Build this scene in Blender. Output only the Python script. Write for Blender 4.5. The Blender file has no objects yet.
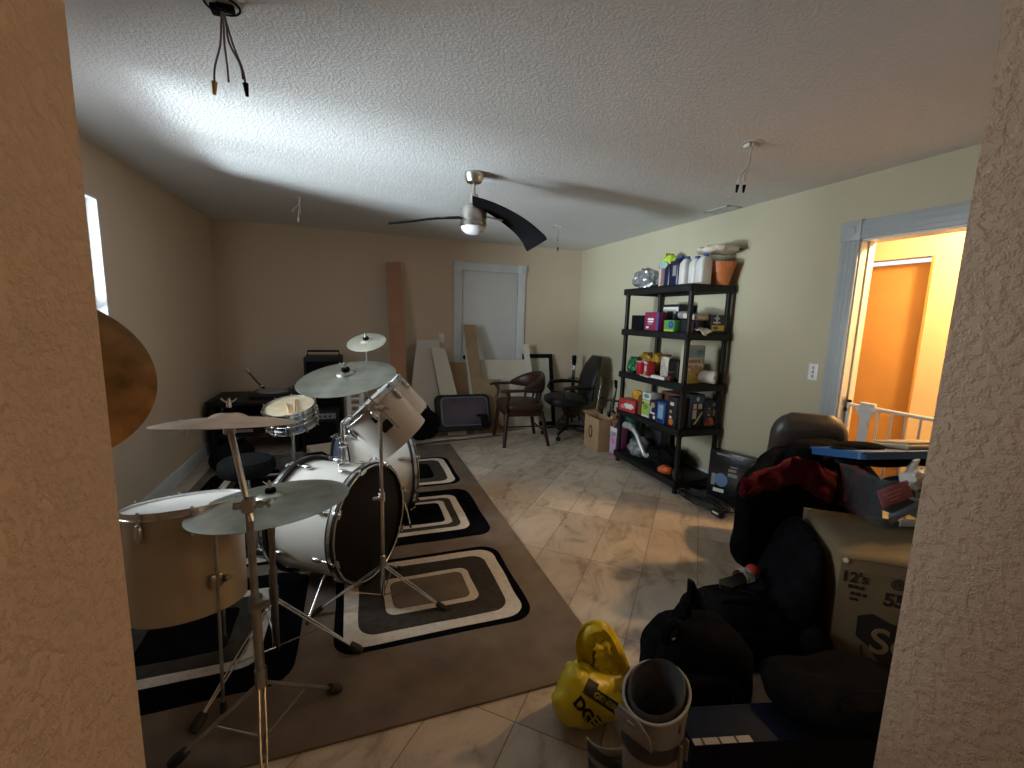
import bpy, bmesh, math, random
from mathutils import Vector, Matrix, Euler, Quaternion, noise
random.seed(7)
SC = bpy.context.scene
COL = SC.collection
PI = math.pi
V = Vector

# ------------------------------------------------------------------ materials
def _nodes(name):
    m = bpy.data.materials.new(name); m.use_nodes = True
    nt = m.node_tree; b = nt.nodes['Principled BSDF']
    return m, nt, b
def link(nt, a, b): nt.links.new(a, b)
def mat(name, col, rough=.6, metal=0., var=.12, scale=8., bump=0., bscale=120., coat=0., spec=.5, sheen=0., alpha=1., trans=0., col2=None):
    """principled material whose colour is mottled by object-space noise"""
    m, nt, b = _nodes(name)
    tc = nt.nodes.new('ShaderNodeTexCoord'); n = nt.nodes.new('ShaderNodeTexNoise')
    n.inputs['Scale'].default_value = scale; n.inputs['Detail'].default_value = 5
    link(nt, tc.outputs['Object'], n.inputs['Vector'])
    r = nt.nodes.new('ShaderNodeValToRGB')
    c2 = col2 if col2 else tuple(max(0, c*(1-var)) for c in col)
    c1 = col if col2 else tuple(min(1, c*(1+var)) for c in col)
    r.color_ramp.elements[0].position = .3; r.color_ramp.elements[1].position = .7
    r.color_ramp.elements[0].color = (*c2, 1); r.color_ramp.elements[1].color = (*c1, 1)
    link(nt, n.outputs['Fac'], r.inputs['Fac']); link(nt, r.outputs['Color'], b.inputs['Base Color'])
    b.inputs['Roughness'].default_value = rough; b.inputs['Metallic'].default_value = metal
    b.inputs['Specular IOR Level'].default_value = spec
    b.inputs['Coat Weight'].default_value = coat; b.inputs['Sheen Weight'].default_value = sheen
    b.inputs['Alpha'].default_value = alpha; b.inputs['Transmission Weight'].default_value = trans
    if bump:
        n2 = nt.nodes.new('ShaderNodeTexNoise'); n2.inputs['Scale'].default_value = bscale; n2.inputs['Detail'].default_value = 3
        link(nt, tc.outputs['Object'], n2.inputs['Vector'])
        bp = nt.nodes.new('ShaderNodeBump'); bp.inputs['Strength'].default_value = bump; bp.inputs['Distance'].default_value = .01
        link(nt, n2.outputs['Fac'], bp.inputs['Height']); link(nt, bp.outputs['Normal'], b.inputs['Normal'])
    return m
def mat_plaster(name, col, scale, strength, dist, lo=.45, hi=.62, rough=.85):
    """painted plaster with a splattered, flattened texture"""
    m, nt, b = _nodes(name)
    tc = nt.nodes.new('ShaderNodeTexCoord')
    n = nt.nodes.new('ShaderNodeTexNoise'); n.inputs['Scale'].default_value = scale; n.inputs['Detail'].default_value = 4; n.inputs['Roughness'].default_value = .6
    link(nt, tc.outputs['Object'], n.inputs['Vector'])
    r = nt.nodes.new('ShaderNodeMapRange'); r.inputs['From Min'].default_value = lo; r.inputs['From Max'].default_value = hi
    link(nt, n.outputs['Fac'], r.inputs['Value'])
    bp = nt.nodes.new('ShaderNodeBump'); bp.inputs['Strength'].default_value = strength; bp.inputs['Distance'].default_value = dist
    link(nt, r.outputs['Result'], bp.inputs['Height']); link(nt, bp.outputs['Normal'], b.inputs['Normal'])
    n2 = nt.nodes.new('ShaderNodeTexNoise'); n2.inputs['Scale'].default_value = 1.3
    link(nt, tc.outputs['Object'], n2.inputs['Vector'])
    cr = nt.nodes.new('ShaderNodeValToRGB')
    cr.color_ramp.elements[0].color = (*[c*.95 for c in col], 1); cr.color_ramp.elements[1].color = (*[min(1, c*1.04) for c in col], 1)
    link(nt, n2.outputs['Fac'], cr.inputs['Fac']); link(nt, cr.outputs['Color'], b.inputs['Base Color'])
    b.inputs['Roughness'].default_value = rough; b.inputs['Specular IOR Level'].default_value = .25
    return m
def mat_tile(name):
    m, nt, b = _nodes(name)
    tc = nt.nodes.new('ShaderNodeTexCoord')
    mp = nt.nodes.new('ShaderNodeMapping'); mp.vector_type = 'POINT'
    mp.inputs['Rotation'].default_value = (0, 0, -math.radians(48)); mp.inputs['Location'].default_value = (-.12+.62, -.2+.62, 0)
    link(nt, tc.outputs['Object'], mp.inputs['Vector'])
    br = nt.nodes.new('ShaderNodeTexBrick')
    br.offset = 0.0; br.squash = 1
    for k, v in (('Scale', 1), ('Mortar Size', .0022), ('Mortar Smooth', .3), ('Bias', 0), ('Brick Width', .62), ('Row Height', .31)):
        br.inputs[k].default_value = v
    br.inputs['Color1'].default_value = (.40, .34, .275, 1); br.inputs['Color2'].default_value = (.58, .505, .415, 1)
    br.inputs['Mortar'].default_value = (.17, .14, .11, 1)
    link(nt, mp.outputs['Vector'], br.inputs['Vector'])
    # veins run along the tile
    mp2 = nt.nodes.new('ShaderNodeMapping'); mp2.inputs['Scale'].default_value = (1.6, 2.8, 1)
    link(nt, mp.outputs['Vector'], mp2.inputs['Vector'])
    off = nt.nodes.new('ShaderNodeVectorMath'); off.operation = 'MULTIPLY_ADD'
    off.inputs[1].default_value = (9, 9, 9); link(nt, br.outputs['Color'], off.inputs[0]); link(nt, mp2.outputs['Vector'], off.inputs[2])
    n = nt.nodes.new('ShaderNodeTexNoise'); n.inputs['Scale'].default_value = 2.2; n.inputs['Detail'].default_value = 9; n.inputs['Roughness'].default_value = .62; n.inputs['Distortion'].default_value = 1.1
    link(nt, off.outputs[0], n.inputs['Vector'])
    cr = nt.nodes.new('ShaderNodeValToRGB'); e = cr.color_ramp.elements
    e[0].position = .34; e[0].color = (.62, .56, .50, 1); e[1].position = .62; e[1].color = (1.08, 1.07, 1.04, 1)
    x = cr.color_ramp.elements.new(.46); x.color = (.93, .9, .87, 1)
    link(nt, n.outputs['Fac'], cr.inputs['Fac'])
    mx = nt.nodes.new('ShaderNodeMix'); mx.data_type = 'RGBA'; mx.blend_type = 'MULTIPLY'; mx.inputs[0].default_value = 1
    link(nt, br.outputs['Color'], mx.inputs[6]); link(nt, cr.outputs['Color'], mx.inputs[7])
    link(nt, mx.outputs[2], b.inputs['Base Color'])
    b.inputs['Roughness'].default_value = .42; b.inputs['Specular IOR Level'].default_value = .4
    bp = nt.nodes.new('ShaderNodeBump'); bp.invert = True; bp.inputs['Strength'].default_value = .5; bp.inputs['Distance'].default_value = .002
    link(nt, br.outputs['Fac'], bp.inputs['Height']); link(nt, bp.outputs['Normal'], b.inputs['Normal'])
    return m
def mat_emit(name, col, s):
    m, nt, b = _nodes(name)
    b.inputs['Base Color'].default_value = (*col, 1); b.inputs['Emission Color'].default_value = (*col, 1); b.inputs['Emission Strength'].default_value = s
    return m
def mat_pane(name):
    m, nt, b = _nodes(name); out = nt.nodes['Material Output']
    t = nt.nodes.new('ShaderNodeBsdfTransparent'); t.inputs['Color'].default_value = (.93, .96, .96, 1)
    g = nt.nodes.new('ShaderNodeBsdfGlossy'); g.inputs['Roughness'].default_value = .02
    f = nt.nodes.new('ShaderNodeFresnel'); mx = nt.nodes.new('ShaderNodeMixShader')
    link(nt, f.outputs[0], mx.inputs[0]); link(nt, t.outputs[0], mx.inputs[1]); link(nt, g.outputs[0], mx.inputs[2]); link(nt, mx.outputs[0], out.inputs['Surface'])
    return m
def mat_clear(name, col, amount):
    """thin cloudy plastic: partly see-through, partly diffuse"""
    m, nt, b = _nodes(name); out = nt.nodes['Material Output']
    b.inputs['Base Color'].default_value = (*col, 1); b.inputs['Roughness'].default_value = .25
    t = nt.nodes.new('ShaderNodeBsdfTransparent'); t.inputs['Color'].default_value = (.9, .93, .95, 1)
    mx = nt.nodes.new('ShaderNodeMixShader'); mx.inputs[0].default_value = amount
    link(nt, t.outputs[0], mx.inputs[1]); link(nt, b.outputs[0], mx.inputs[2]); link(nt, mx.outputs[0], out.inputs['Surface'])
    return m

WALL = mat_plaster('wall_paint', (.62, .50, .38), 90, .25, .004)
WALLR = mat_plaster('wall_paint_side_shaded', (.49, .445, .315), 90, .2, .004)  # darker copy of the wall paint; weaker light on this wall put into the colour
JAMB = mat_plaster('wall_paint_textured', (.66, .505, .37), 55, .55, .008, .42, .6)
CEIL = mat_plaster('ceiling_knockdown', (.68, .67, .66), 92, .40, .009, .44, .6)
TILE = mat_tile('floor_tile')
TRIM = mat('white_trim_paint', (.62, .64, .65), .45, var=.04)
GTRIM = mat('blue_grey_trim_paint', (.36, .385, .395), .45, var=.04)
DOORM = mat('white_door_paint', (.66, .66, .66), .4, var=.03)
HALLW = mat_plaster('hall_paint', (.66, .57, .43), 90, .2, .004)
HALLD = mat('hall_door_paint', (.46, .27, .10), .5, var=.06, scale=3)
CHROME = mat('chrome', (.62, .62, .61), .22, 1., var=.1, scale=14)
DARKCHROME = mat('tarnished_chrome', (.40, .39, .37), .32, 1., var=.2, scale=20)
NICKEL = mat('brushed_nickel', (.55, .52, .48), .3, 1., var=.1, scale=20)
BLACK = mat('black_plastic', (.011, .011, .011), .5, var=.2, spec=.25)
BLACKM = mat('matte_black', (.007, .007, .008), .9, var=.25, spec=.08)
RUBBER = mat('black_rubber', (.02, .019, .018), .8)
BLKFAB = mat('black_fabric', (.009, .009, .010), .9, spec=.04, var=.35, scale=30, bump=.3, bscale=300)
NAVYFAB = mat('navy_plastic', (.005, .009, .022), .6, var=.3, spec=.12)
LEATHER = mat('black_leather', (.012, .012, .012), .45, spec=.25, var=.25, scale=40, bump=.25, bscale=160)
BROWNL = mat('oxblood_leather', (.030, .011, .008), .42, spec=.35, var=.25, scale=20, bump=.2, bscale=150)
WOODD = mat('dark_mahogany', (.024, .008, .005), .38, spec=.35, var=.3, scale=18)
DRUMW = mat('white_drum_wrap', (.64, .61, .56), .3, var=.04, scale=5, coat=.3)
DRUMC = mat('cream_drum_wrap', (.47, .395, .27), .35, var=.06, scale=5, coat=.3)
HEADW = mat('coated_drumhead', (.70, .69, .66), .6, var=.05)
HEADY = mat('worn_cream_drumhead', (.50, .41, .28), .6, var=.16, scale=12)
HEADB = mat('black_drumhead', (.006, .006, .007), .3, var=.2, spec=.12)
HEADD = mat('smoky_drumhead', (.05, .055, .075), .2, var=.2)
BRASSG = mat('tarnished_cymbal', (.33, .335, .28), .42, 1., var=.25, scale=9)
BRASST = mat('dull_tan_cymbal', (.60, .45, .33), .5, .35, var=.2, scale=12)
BRASSB = mat('aged_bronze_cymbal', (.22, .115, .04), .5, .8, var=.45, scale=11)
BRASSL = mat('pale_cymbal', (.60, .58, .48), .4, .9, var=.15, scale=14)
STEELD = mat('snare_steel', (.42, .42, .42), .25, 1., var=.15)
WOODL = mat('hickory', (.50, .30, .14), .5, var=.2, scale=40)
CARD = mat('cardboard', (.36, .225, .12), .85, var=.1, scale=6)
CARDP = mat('pinkish_cardboard', (.40, .205, .125), .85, var=.08, scale=4)
CARDD = mat('aged_cardboard', (.22, .16, .082), .85, var=.12, scale=5)
CREAM = mat('cream_board', (.58, .52, .43), .6, var=.05, scale=3)
WHITEB = mat('white_laminate', (.62, .58, .50), .5, var=.05, scale=3)
WHITE = mat('white_plastic', (.75, .75, .73), .4, var=.04)
PAPER = mat('white_paper', (.78, .75, .70), .8, var=.06)
PURP = mat('dusky_purple_glass', (.055, .035, .055), .18, var=.25, scale=4, coat=.6)
INK = mat('black_ink', (.012, .011, .010), .7)
CARDK = mat('shaded_kraft_cardboard', (.135, .10, .052), .85, var=.12, scale=5)  # cardboard darkened: shade of the surrounding heap put into the carton's colour
def solid(name, c, rough=.5, **k): return mat(name, c, rough, **k)
RUGT = mat('taupe_rug_pile', (.225, .188, .155), .95, spec=.05, scale=5, bump=.6, bscale=500, col2=(.150, .123, .102))
RUGB = mat('black_rug_pile', (.006, .006, .008), .95, spec=.0, var=.3, bump=.6, bscale=500)
RUGW = mat('ivory_rug_pile', (.72, .66, .58), .95, spec=.05, var=.1, scale=40, bump=.6, bscale=500)
RUGG = mat('charcoal_rug_pile', (.060, .054, .047), .95, spec=.0, var=.2, scale=30, bump=.6, bscale=500)

# ------------------------------------------------------------------ mesh kit
def axis_m(p, n, up=None):
    """matrix at p whose local z points along n"""
    n = V(n).normalized()
    q = V((0, 0, 1)).rotation_difference(n)
    return Matrix.Translation(V(p)) @ q.to_matrix().to_4x4()
def TR(x, y, z=0, rz=0, rx=0, ry=0):
    return Matrix.Translation((x, y, z)) @ Euler((rx, ry, rz), 'XYZ').to_matrix().to_4x4()
class M:
    """collects shapes (given in the frame T, normally the world) into one mesh"""
    def __init__(s, T=None):
        s.T = T.copy() if T else Matrix(); s.v = []; s.f = []; s.mi = []
    def add(s, vs, fs, mi=0, L=None):
        T = s.T @ L if L is not None else s.T
        o = len(s.v); s.v += [T @ V(v) for v in vs]
        s.f += [tuple(o+i for i in f) for f in fs]; s.mi += [mi]*len(fs)
        return s
    def _bm(s, bm, mi, L=None):
        bm.verts.index_update()
        s.add([v.co.copy() for v in bm.verts], [tuple(v.index for v in f.verts) for f in bm.faces], mi, L); bm.free(); return s
    def box(s, c, size, mi=0, bev=0., L=None, seg=2, taper=1.):
        bm = bmesh.new(); bmesh.ops.create_cube(bm, size=1)
        for v in bm.verts:
            k = taper if v.co.z < 0 else 1
            v.co = V((v.co.x*size[0]*k, v.co.y*size[1]*k, v.co.z*size[2]))
        if bev: bmesh.ops.bevel(bm, geom=bm.edges[:], offset=bev, segments=seg, affect='EDGES', profile=.5)
        for v in bm.verts: v.co += V(c)
        return s._bm(bm, mi, L)
    def cyl(s, p0, p1, r0, r1=None, mi=0, n=20, cap=True):
        r1 = r0 if r1 is None else r1
        return s.sweep([p0, p1], [r0, r1], mi, n, cap)
    def sweep(s, pts, rad, mi=0, n=10, cap=True, close=False, flat=1.):
        pts = [V(p) for p in pts]; N = len(pts)
        if not isinstance(rad, (list, tuple)): rad = [rad]*N
        vs = []; fs = []; prev = None; tprev = None
        for i, p in enumerate(pts):
            a = pts[i-1] if (i > 0 or close) else p; b = pts[(i+1) % N] if (i < N-1 or close) else p
            t = (b-a)
            if t.length < 1e-9: t = V((0, 0, 1))
            t.normalize()
            if prev is None:
                u = t.cross(V((0, 0, 1)))
                if u.length < 1e-3: u = V((1, 0, 0))
                u.normalize()
            else:
                u = tprev.rotation_difference(t) @ prev
                u = (u - t*u.dot(t)).normalized()
            w = t.cross(u); prev = u; tprev = t
            for k in range(n):
                an = 2*PI*k/n
                vs.append(p + (u*math.cos(an) + w*math.sin(an)*flat)*rad[i])
        R = N if close else N-1
        for i in range(R):
            j = (i+1) % N
            for k in range(n):
                k2 = (k+1) % n
                fs.append((i*n+k, i*n+k2, j*n+k2, j*n+k))
        if cap and not close:
            fs.append(tuple(range(n-1, -1, -1))); fs.append(tuple((N-1)*n+k for k in range(n)))
        return s.add(vs, fs, mi)
    def lathe(s, prof, mi=0, n=48, L=None, closed=False):
        """profile [(r, z)] turned about local z"""
        vs = []; fs = []
        idx = []
        for r, z in prof:
            if r < 1e-6: idx.append((len(vs), 1)); vs.append((0, 0, z))
            else:
                idx.append((len(vs), n)); vs += [(r*math.cos(2*PI*k/n), r*math.sin(2*PI*k/n), z) for k in range(n)]
        P = len(prof)
        for i in range(P if closed else P-1):
            (a, na), (b, nb) = idx[i], idx[(i+1) % P]
            for k in range(n):
                k2 = (k+1) % n
                if na == 1 and nb == 1: continue
                if na == 1: fs.append((a, b+k2, b+k))
                elif nb == 1: fs.append((a+k, a+k2, b))
                else: fs.append((a+k, a+k2, b+k2, b+k))
        return s.add(vs, fs, mi, L)
    def loft(s, rings, mi=0, cap0=True, cap1=True, closed=True):
        n = len(rings[0]); vs = [p for r in rings for p in r]; fs = []
        for i in range(len(rings)-1):
            for k in range(n if closed else n-1):
                k2 = (k+1) % n
                fs.append((i*n+k, i*n+k2, (i+1)*n+k2, (i+1)*n+k))
        if cap0: fs.append(tuple(range(n-1, -1, -1)))
        if cap1: fs.append(tuple((len(rings)-1)*n+k for k in range(n)))
        return s.add(vs, fs, mi)
    def prism(s, poly, d, mi=0, L=None):
        """polygon [(x,y)] in the local xy plane, extruded 0..d along z"""
        n = len(poly)
        vs = [(x, y, 0) for x, y in poly]+[(x, y, d) for x, y in poly]
        fs = [tuple(range(n-1, -1, -1)), tuple(range(n, 2*n))]+[(k, (k+1) % n, n+(k+1) % n, n+k) for k in range(n)]
        return s.add(vs, fs, mi, L)
    def slab(s, corners, t, mi=0):
        """thick panel from 4 (or more) coplanar corners; t is the thickness along the panel's normal"""
        c = [V(p) for p in corners]; nn = (c[1]-c[0]).cross(c[2]-c[0]).normalized()*t; n = len(c)
        vs = c+[p+nn for p in c]
        fs = [tuple(range(n-1, -1, -1)), tuple(range(n, 2*n))]+[(k, (k+1) % n, n+(k+1) % n, n+k) for k in range(n)]
        return s.add(vs, fs, mi)
    def blob(s, c, r, mi=0, sub=4, p=2., amp=0., freq=6., seed=0, L=None, fold=0., fdir=(0, 0, 1), zmin=None):
        """rounded, possibly boxy (p>2) lump with creases"""
        bm = bmesh.new(); bmesh.ops.create_icosphere(bm, subdivisions=sub, radius=1)
        for v in bm.verts:
            d = v.co.normalized()
            k = (abs(d.x)**p+abs(d.y)**p+abs(d.z)**p)**(-1/p)
            q = d*k
            q = V((q.x*r[0], q.y*r[1], q.z*r[2]))
            if amp or fold:
                a = noise.noise(q*freq+V((seed*3.1, seed*1.7, seed)))*amp
                if fold:
                    a += (abs(noise.noise(q*freq*1.7+V((seed, 5, seed*2))))-.25)*-fold
                q += V((d.x/max(r[0], .01), d.y/max(r[1], .01), d.z/max(r[2], .01))).normalized()*a
            q += V(c)
            if zmin is not None and q.z < zmin: q.z = zmin
            v.co = q
        return s._bm(bm, mi, L)
    def torus(s, R, r, mi=0, n=64, m=10, L=None, flat=1.):
        vs = []; fs = []
        for i in range(n):
            a = 2*PI*i/n
            for k in range(m):
                b = 2*PI*k/m
                q = R+r*math.cos(b)
                vs.append((q*math.cos(a), q*math.sin(a), r*flat*math.sin(b)))
        for i in range(n):
            for k in range(m):
                fs.append((i*m+k, ((i+1) % n)*m+k, ((i+1) % n)*m+(k+1) % m, i*m+(k+1) % m))
        return s.add(vs, fs, mi, L)
    def ob(s, name, mats, parent=None, smooth=38, **tags):
        me = bpy.data.meshes.new(name); 
        mw = wm(parent).inverted() if parent else Matrix()
        me.from_pydata([mw @ v for v in s.v], [], s.f); 
        bm = bmesh.new(); bm.from_mesh(me); bmesh.ops.recalc_face_normals(bm, faces=bm.faces[:]); bm.to_mesh(me); bm.free()
        mats = mats if isinstance(mats, (list, tuple)) else [mats]
        for q in mats: me.materials.append(q)
        if len(me.polygons) == len(s.mi):
            me.polygons.foreach_set('material_index', s.mi)
        me.polygons.foreach_set('use_smooth', [True]*len(me.polygons))
        me.set_sharp_from_angle(angle=math.radians(smooth))
        o = bpy.data.objects.new(name, me); COL.objects.link(o)
        if parent: o.parent = parent
        for k, v in tags.items(): o[k] = v
        return o
def wm(o):
    m = Matrix()
    while o: m = o.matrix_basis @ m; o = o.parent
    return m
def thing(name, label, cat, loc=(0, 0, 0), rz=0, group=None):
    o = bpy.data.objects.new(name, None); COL.objects.link(o)
    o.empty_display_size = .05
    o.matrix_basis = Matrix.Translation(loc) @ Matrix.Rotation(rz, 4, 'Z')
    o['label'] = label; o['category'] = cat
    if group: o['group'] = group
    return o
def text_mesh(body, size, T, name, material, parent, depth=.0008, bold=0., align='CENTER'):
    cu = bpy.data.curves.new('lettering', 'FONT'); cu.body = body; cu.size = size; cu.extrude = depth; cu.align_x = align; cu.align_y = 'CENTER'; cu.offset = bold
    to = bpy.data.objects.new('lettering_source', cu); COL.objects.link(to)
    dg = bpy.context.evaluated_depsgraph_get()
    me = bpy.data.meshes.new_from_object(to.evaluated_get(dg))
    bpy.data.objects.remove(to)
    me.transform((wm(parent).inverted() if parent else Matrix()) @ T)
    me.materials.clear(); me.materials.append(material)
    o = bpy.data.objects.new(name, me); COL.objects.link(o); o.parent = parent
    return o
def face_T(origin, right, up):
    """frame whose x is right, y is up (z = outward)"""
    r = V(right).normalized(); u = V(up).normalized(); n = r.cross(u)
    m = Matrix((( r.x, u.x, n.x, origin[0]), (r.y, u.y, n.y, origin[1]), (r.z, u.z, n.z, origin[2]), (0, 0, 0, 1)))
    return m
def rrect(w, h, r, n=6, cx=0, cy=0):
    P = []
    for sx, sy, a0 in ((1, 1, 0), (-1, 1, 90), (-1, -1, 180), (1, -1, 270)):
        for k in range(n+1):
            a = math.radians(a0+90*k/n)
            P.append((cx+sx*(w/2-r)+r*math.cos(a), cy+sy*(h/2-r)+r*math.sin(a)))
    return P
# ------------------------------------------------------------------ the room
H = 2.44; XL, XR, YB = -1.45, 3.066, 5.83
def structure(o): o['kind'] = 'structure'; return o
def wall_x(name, x0, x1, y0, y1, holes, mats, z1=H):
    """wall lying in a plane of constant x; holes = [(y0,y1,z0,z1)]"""
    m = M(); ys = y0
    for a, b, c, d in sorted(holes):
        if a > ys: m.box(((x0+x1)/2, (ys+a)/2, z1/2), (x1-x0, a-ys, z1))
        if c > 0: m.box(((x0+x1)/2, (a+b)/2, c/2), (x1-x0, b-a, c))
        if d < z1: m.box(((x0+x1)/2, (a+b)/2, (d+z1)/2), (x1-x0, b-a, z1-d))
        ys = b
    if ys < y1: m.box(((x0+x1)/2, (ys+y1)/2, z1/2), (x1-x0, y1-ys, z1))
    return structure(m.ob(name, mats))
def wall_y(name, y0, y1, x0, x1, holes, mats, z1=H):
    m = M(); xs = x0
    for a, b, c, d in sorted(holes):
        if a > xs: m.box(((xs+a)/2, (y0+y1)/2, z1/2), (a-xs, y1-y0, z1))
        if c > 0: m.box(((a+b)/2, (y0+y1)/2, c/2), (b-a, y1-y0, c))
        if d < z1: m.box(((a+b)/2, (y0+y1)/2, (d+z1)/2), (b-a, y1-y0, z1-d))
        xs = b
    if xs < x1: m.box(((xs+x1)/2, (y0+y1)/2, z1/2), (x1-xs, y1-y0, z1))
    return structure(m.ob(name, mats))
structure(M().box((1.5, 2.2, -.05), (6.4, 7.7, .1)).ob('floor', TILE))
structure(M().box((1.5, 2.2, H+.04), (6.4, 7.7, .08)).ob('ceiling', CEIL))
WY0, WY1, WZ0, WZ1 = 2.30, 3.51, .80, 2.125
wall_x('wall_left', XL-.18, XL, .30, YB+.12, [(WY0, WY1, WZ0, WZ1)], WALL)
wall_y('wall_back', YB, YB+.12, XL, XR+.12, [(1.325, 2.12, 0, 2.078)], WALL)
wall_x('wall_right', XR, XR+.12, .55, YB, [(1.24, 2.06, 0, 2.045)], WALLR)
JX0, JX1, JY = -.2365, 1.104, .55
wall_y('wall_near_left', .30, JY, XL, JX0, [], JAMB)
wall_y('wall_near_right', .30, JY, JX1, XR+.12, [], JAMB)
# passage the photographer stands in
wall_x('wall_passage_left', -1.0, -.9, -1.55, .30, [], WALL)
wall_x('wall_passage_right', 1.8, 1.9, -1.55, .30, [], WALL)
wall_y('wall_passage_end', -1.65, -1.55, -1.0, 1.9, [], WALL)
# hall behind the side door
wall_x('wall_hall_far', 4.1, 4.2, .30, 3.7, [(2.20, 2.96, 0, 2.035), (.95, 1.76, 0, 2.035)], HALLW)
wall_y('wall_hall_end', 3.6, 3.7, XR+.12, 4.1, [], HALLW)
wall_y('wall_hall_front', .30, .40, XR+.12, 4.1, [], HALLW)
wall_x('wall_hall_side', XR+.12, XR+.124, .40, 3.6, [(1.24, 2.06, 0, 2.045)], HALLW)

# baseboards
def baseboard(name, p0, p1, n, h=.125):
    p0, p1, n = V(p0), V(p1), V(n)
    prof = [(0, 0), (.016, 0), (.016, h*.68), (.011, h*.74), (.012, h*.86), (.005, h*.95), (.004, h), (0, h)]
    r = [[p+n*a+V((0, 0, b)) for a, b in prof] for p in (p0, p1)]
    structure(M().loft(r).ob(name, TRIM, smooth=20))
baseboard('baseboard_left', (XL, .56, 0), (XL, YB, 0), (1, 0, 0))
baseboard('baseboard_back', (XL, YB, 0), (1.225, YB, 0), (0, -1, 0))
baseboard('baseboard_back_corner', (2.222, YB, 0), (XR, YB, 0), (0, -1, 0))
baseboard('baseboard_right', (XR, 2.185, 0), (XR, YB, 0), (-1, 0, 0))

# casings: reeded boards with corner blocks
def casing(name, T, w0, w1, z1, cw=.10, left=True, right=True, paint=None):
    """around an opening w0..w1 wide, z1 high, in frame T (x along wall, z up, -y out of the wall)"""
    m = M(T)
    def board(c, s, vert):
        m.box(c, s, bev=.004)
        for k in (-.28, 0, .28):
            if vert: m.box((c[0]+k*cw, -.0205, c[2]), (.012, .003, s[2]-.01), bev=.001)
            else: m.box((c[0], -.0205, c[2]+k*cw), (s[0]-.01, .003, .012), bev=.001)
    for ok, x in ((left, w0-cw/2+.008), (right, w1+cw/2-.008)):
        if ok:
            board((x, -.01, (z1)/2), (cw, .02, z1), True)
            m.box((x, -.014, z1+cw/2), (cw+.012, .028, cw+.012), bev=.004)
            m.lathe([(.03, 0), (.034, .004), (.026, .008), (.012, .006), (0, .008)], n=20, L=axis_m((x, -.028, z1+cw/2), (0, -1, 0)))
    board(((w0+w1)/2, -.01, z1+cw/2), (w1-w0-.004, .02, cw), False)
    return structure(m.ob(name, paint or TRIM))
casing('trim_1', TR(0, YB, 0), 1.325, 2.12, 2.070, .105)
casing('trim_2', TR(XR, 0, 0, -PI/2), -2.06, -1.24, 2.042, .115, paint=GTRIM)
casing('trim_3', TR(4.1, 0, 0, -PI/2), -1.76, -.95, 2.06, .115)
# jambs with stops
m = M(); 
for y, s in ((2.06, -1), (1.24, 1)):
    m.box((XR+.06, y+s*.008, 1.02), (.13, .016, 2.04)); m.box((XR+.075, y+s*.020, 1.02), (.035, .012, 2.03), bev=.002)
m.box((XR+.06, 1.65, 2.037), (.13, .82, .016)); structure(m.ob('trim_4', TRIM))
m = M()
for y, s in ((2.96, -1), (2.20, 1)):
    m.box((4.16, y+s*.008, 1.0175), (.13, .016, 2.035))
structure(m.ob('trim_5', HALLD))
# strike plate of the side doorway
o = M().box((XR+.03, 2.043, 1.0), (.03, .004, .055), bev=.001).ob('strike_plate', NICKEL); o['label'] = 'small metal strike plate on the side doorway jamb'; o['category'] = 'strike plate'

def door(name, T, w, h, material, hinges, knob, handle=True):
    """slab in frame T: x across, -y the visible face"""
    d = structure(M(T).box((w/2, .02, h/2), (w, .038, h), bev=.003).ob(name, material))
    for z in hinges[1]:
        structure(M(T).box((hinges[0], -.004, z), (.014, .012, .095), bev=.002).cyl((hinges[0], -.010, z-.05), (hinges[0], -.010, z+.05), .005).ob('hinge', DARKCHROME, d))
    if knob is not None:
        m = M(T); m.lathe([(0, 0), (.03, 0), (.03, .006), (.012, .010), (.011, .03), (.024, .038), (.027, .052), (.018, .064), (0, .066)], n=24, L=axis_m((knob, 0, .93), (0, -1, 0)))
        structure(m.ob('knob', BLACK, d))
    return d
door('door_1', TR(1.332, YB+.012, .006), .782, 2.066, DOORM, (.787, (.30, 1.07, 1.84)), .06)
door('door_2', TR(4.215, 2.935, .006, -PI/2), .72, 2.0, HALLD, (.004, (.30, 1.05, 1.78)), None)
door('door_3', TR(4.13, 1.75, .006, -PI/2), .79, 2.0, HALLW, (.79, (.3, 1.05, 1.78)), .06)

# window in the side wall: deep white reveal, sash frames, panes
m = M()
for y in (WY0, WY1): m.box((XL-.09, y+(.006 if y == WY0 else -.006), (WZ0+WZ1)/2), (.18, .012, WZ1-WZ0))
m.box((XL-.09, (WY0+WY1)/2, WZ1-.006), (.18, WY1-WY0, .012)); m.box((XL-.08, (WY0+WY1)/2, WZ0+.012), (.22, WY1-WY0, .024), bev=.004)
win = structure(m.ob('window_1', TRIM))
for k, (z0, z1) in enumerate(((WZ0+.024, 1.47), (1.45, WZ1-.012))):
    for a, b in ((WY0+.012, (WY0+WY1)/2), ((WY0+WY1)/2, WY1-.012)):
        x = XL-.14+(.012*k); f = .035; m = M()
        m.box((x, a+f/2, (z0+z1)/2), (.03, f, z1-z0)); m.box((x, b-f/2, (z0+z1)/2), (.03, f, z1-z0))
        m.box((x, (a+b)/2, z0+f/2), (.03, b-a-2*f, f)); m.box((x, (a+b)/2, z1-f/2), (.03, b-a-2*f, f))
        fr = structure(m.ob('window_frame', TRIM, win))
        structure(M().box((x, (a+b)/2, (z0+z1)/2), (.004, b-a-2*f, z1-z0-2*f)).ob('pane', mat_pane('window_glass') if 'window_glass' not in bpy.data.materials else bpy.data.materials['window_glass'], fr))
# the yard outside
structure(M().box((-8.2, 2.5, -2.45), (13, 16, .1)).ob('ground_outside', mat('pale_concrete', (.5, .49, .46), .8)))

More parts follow.
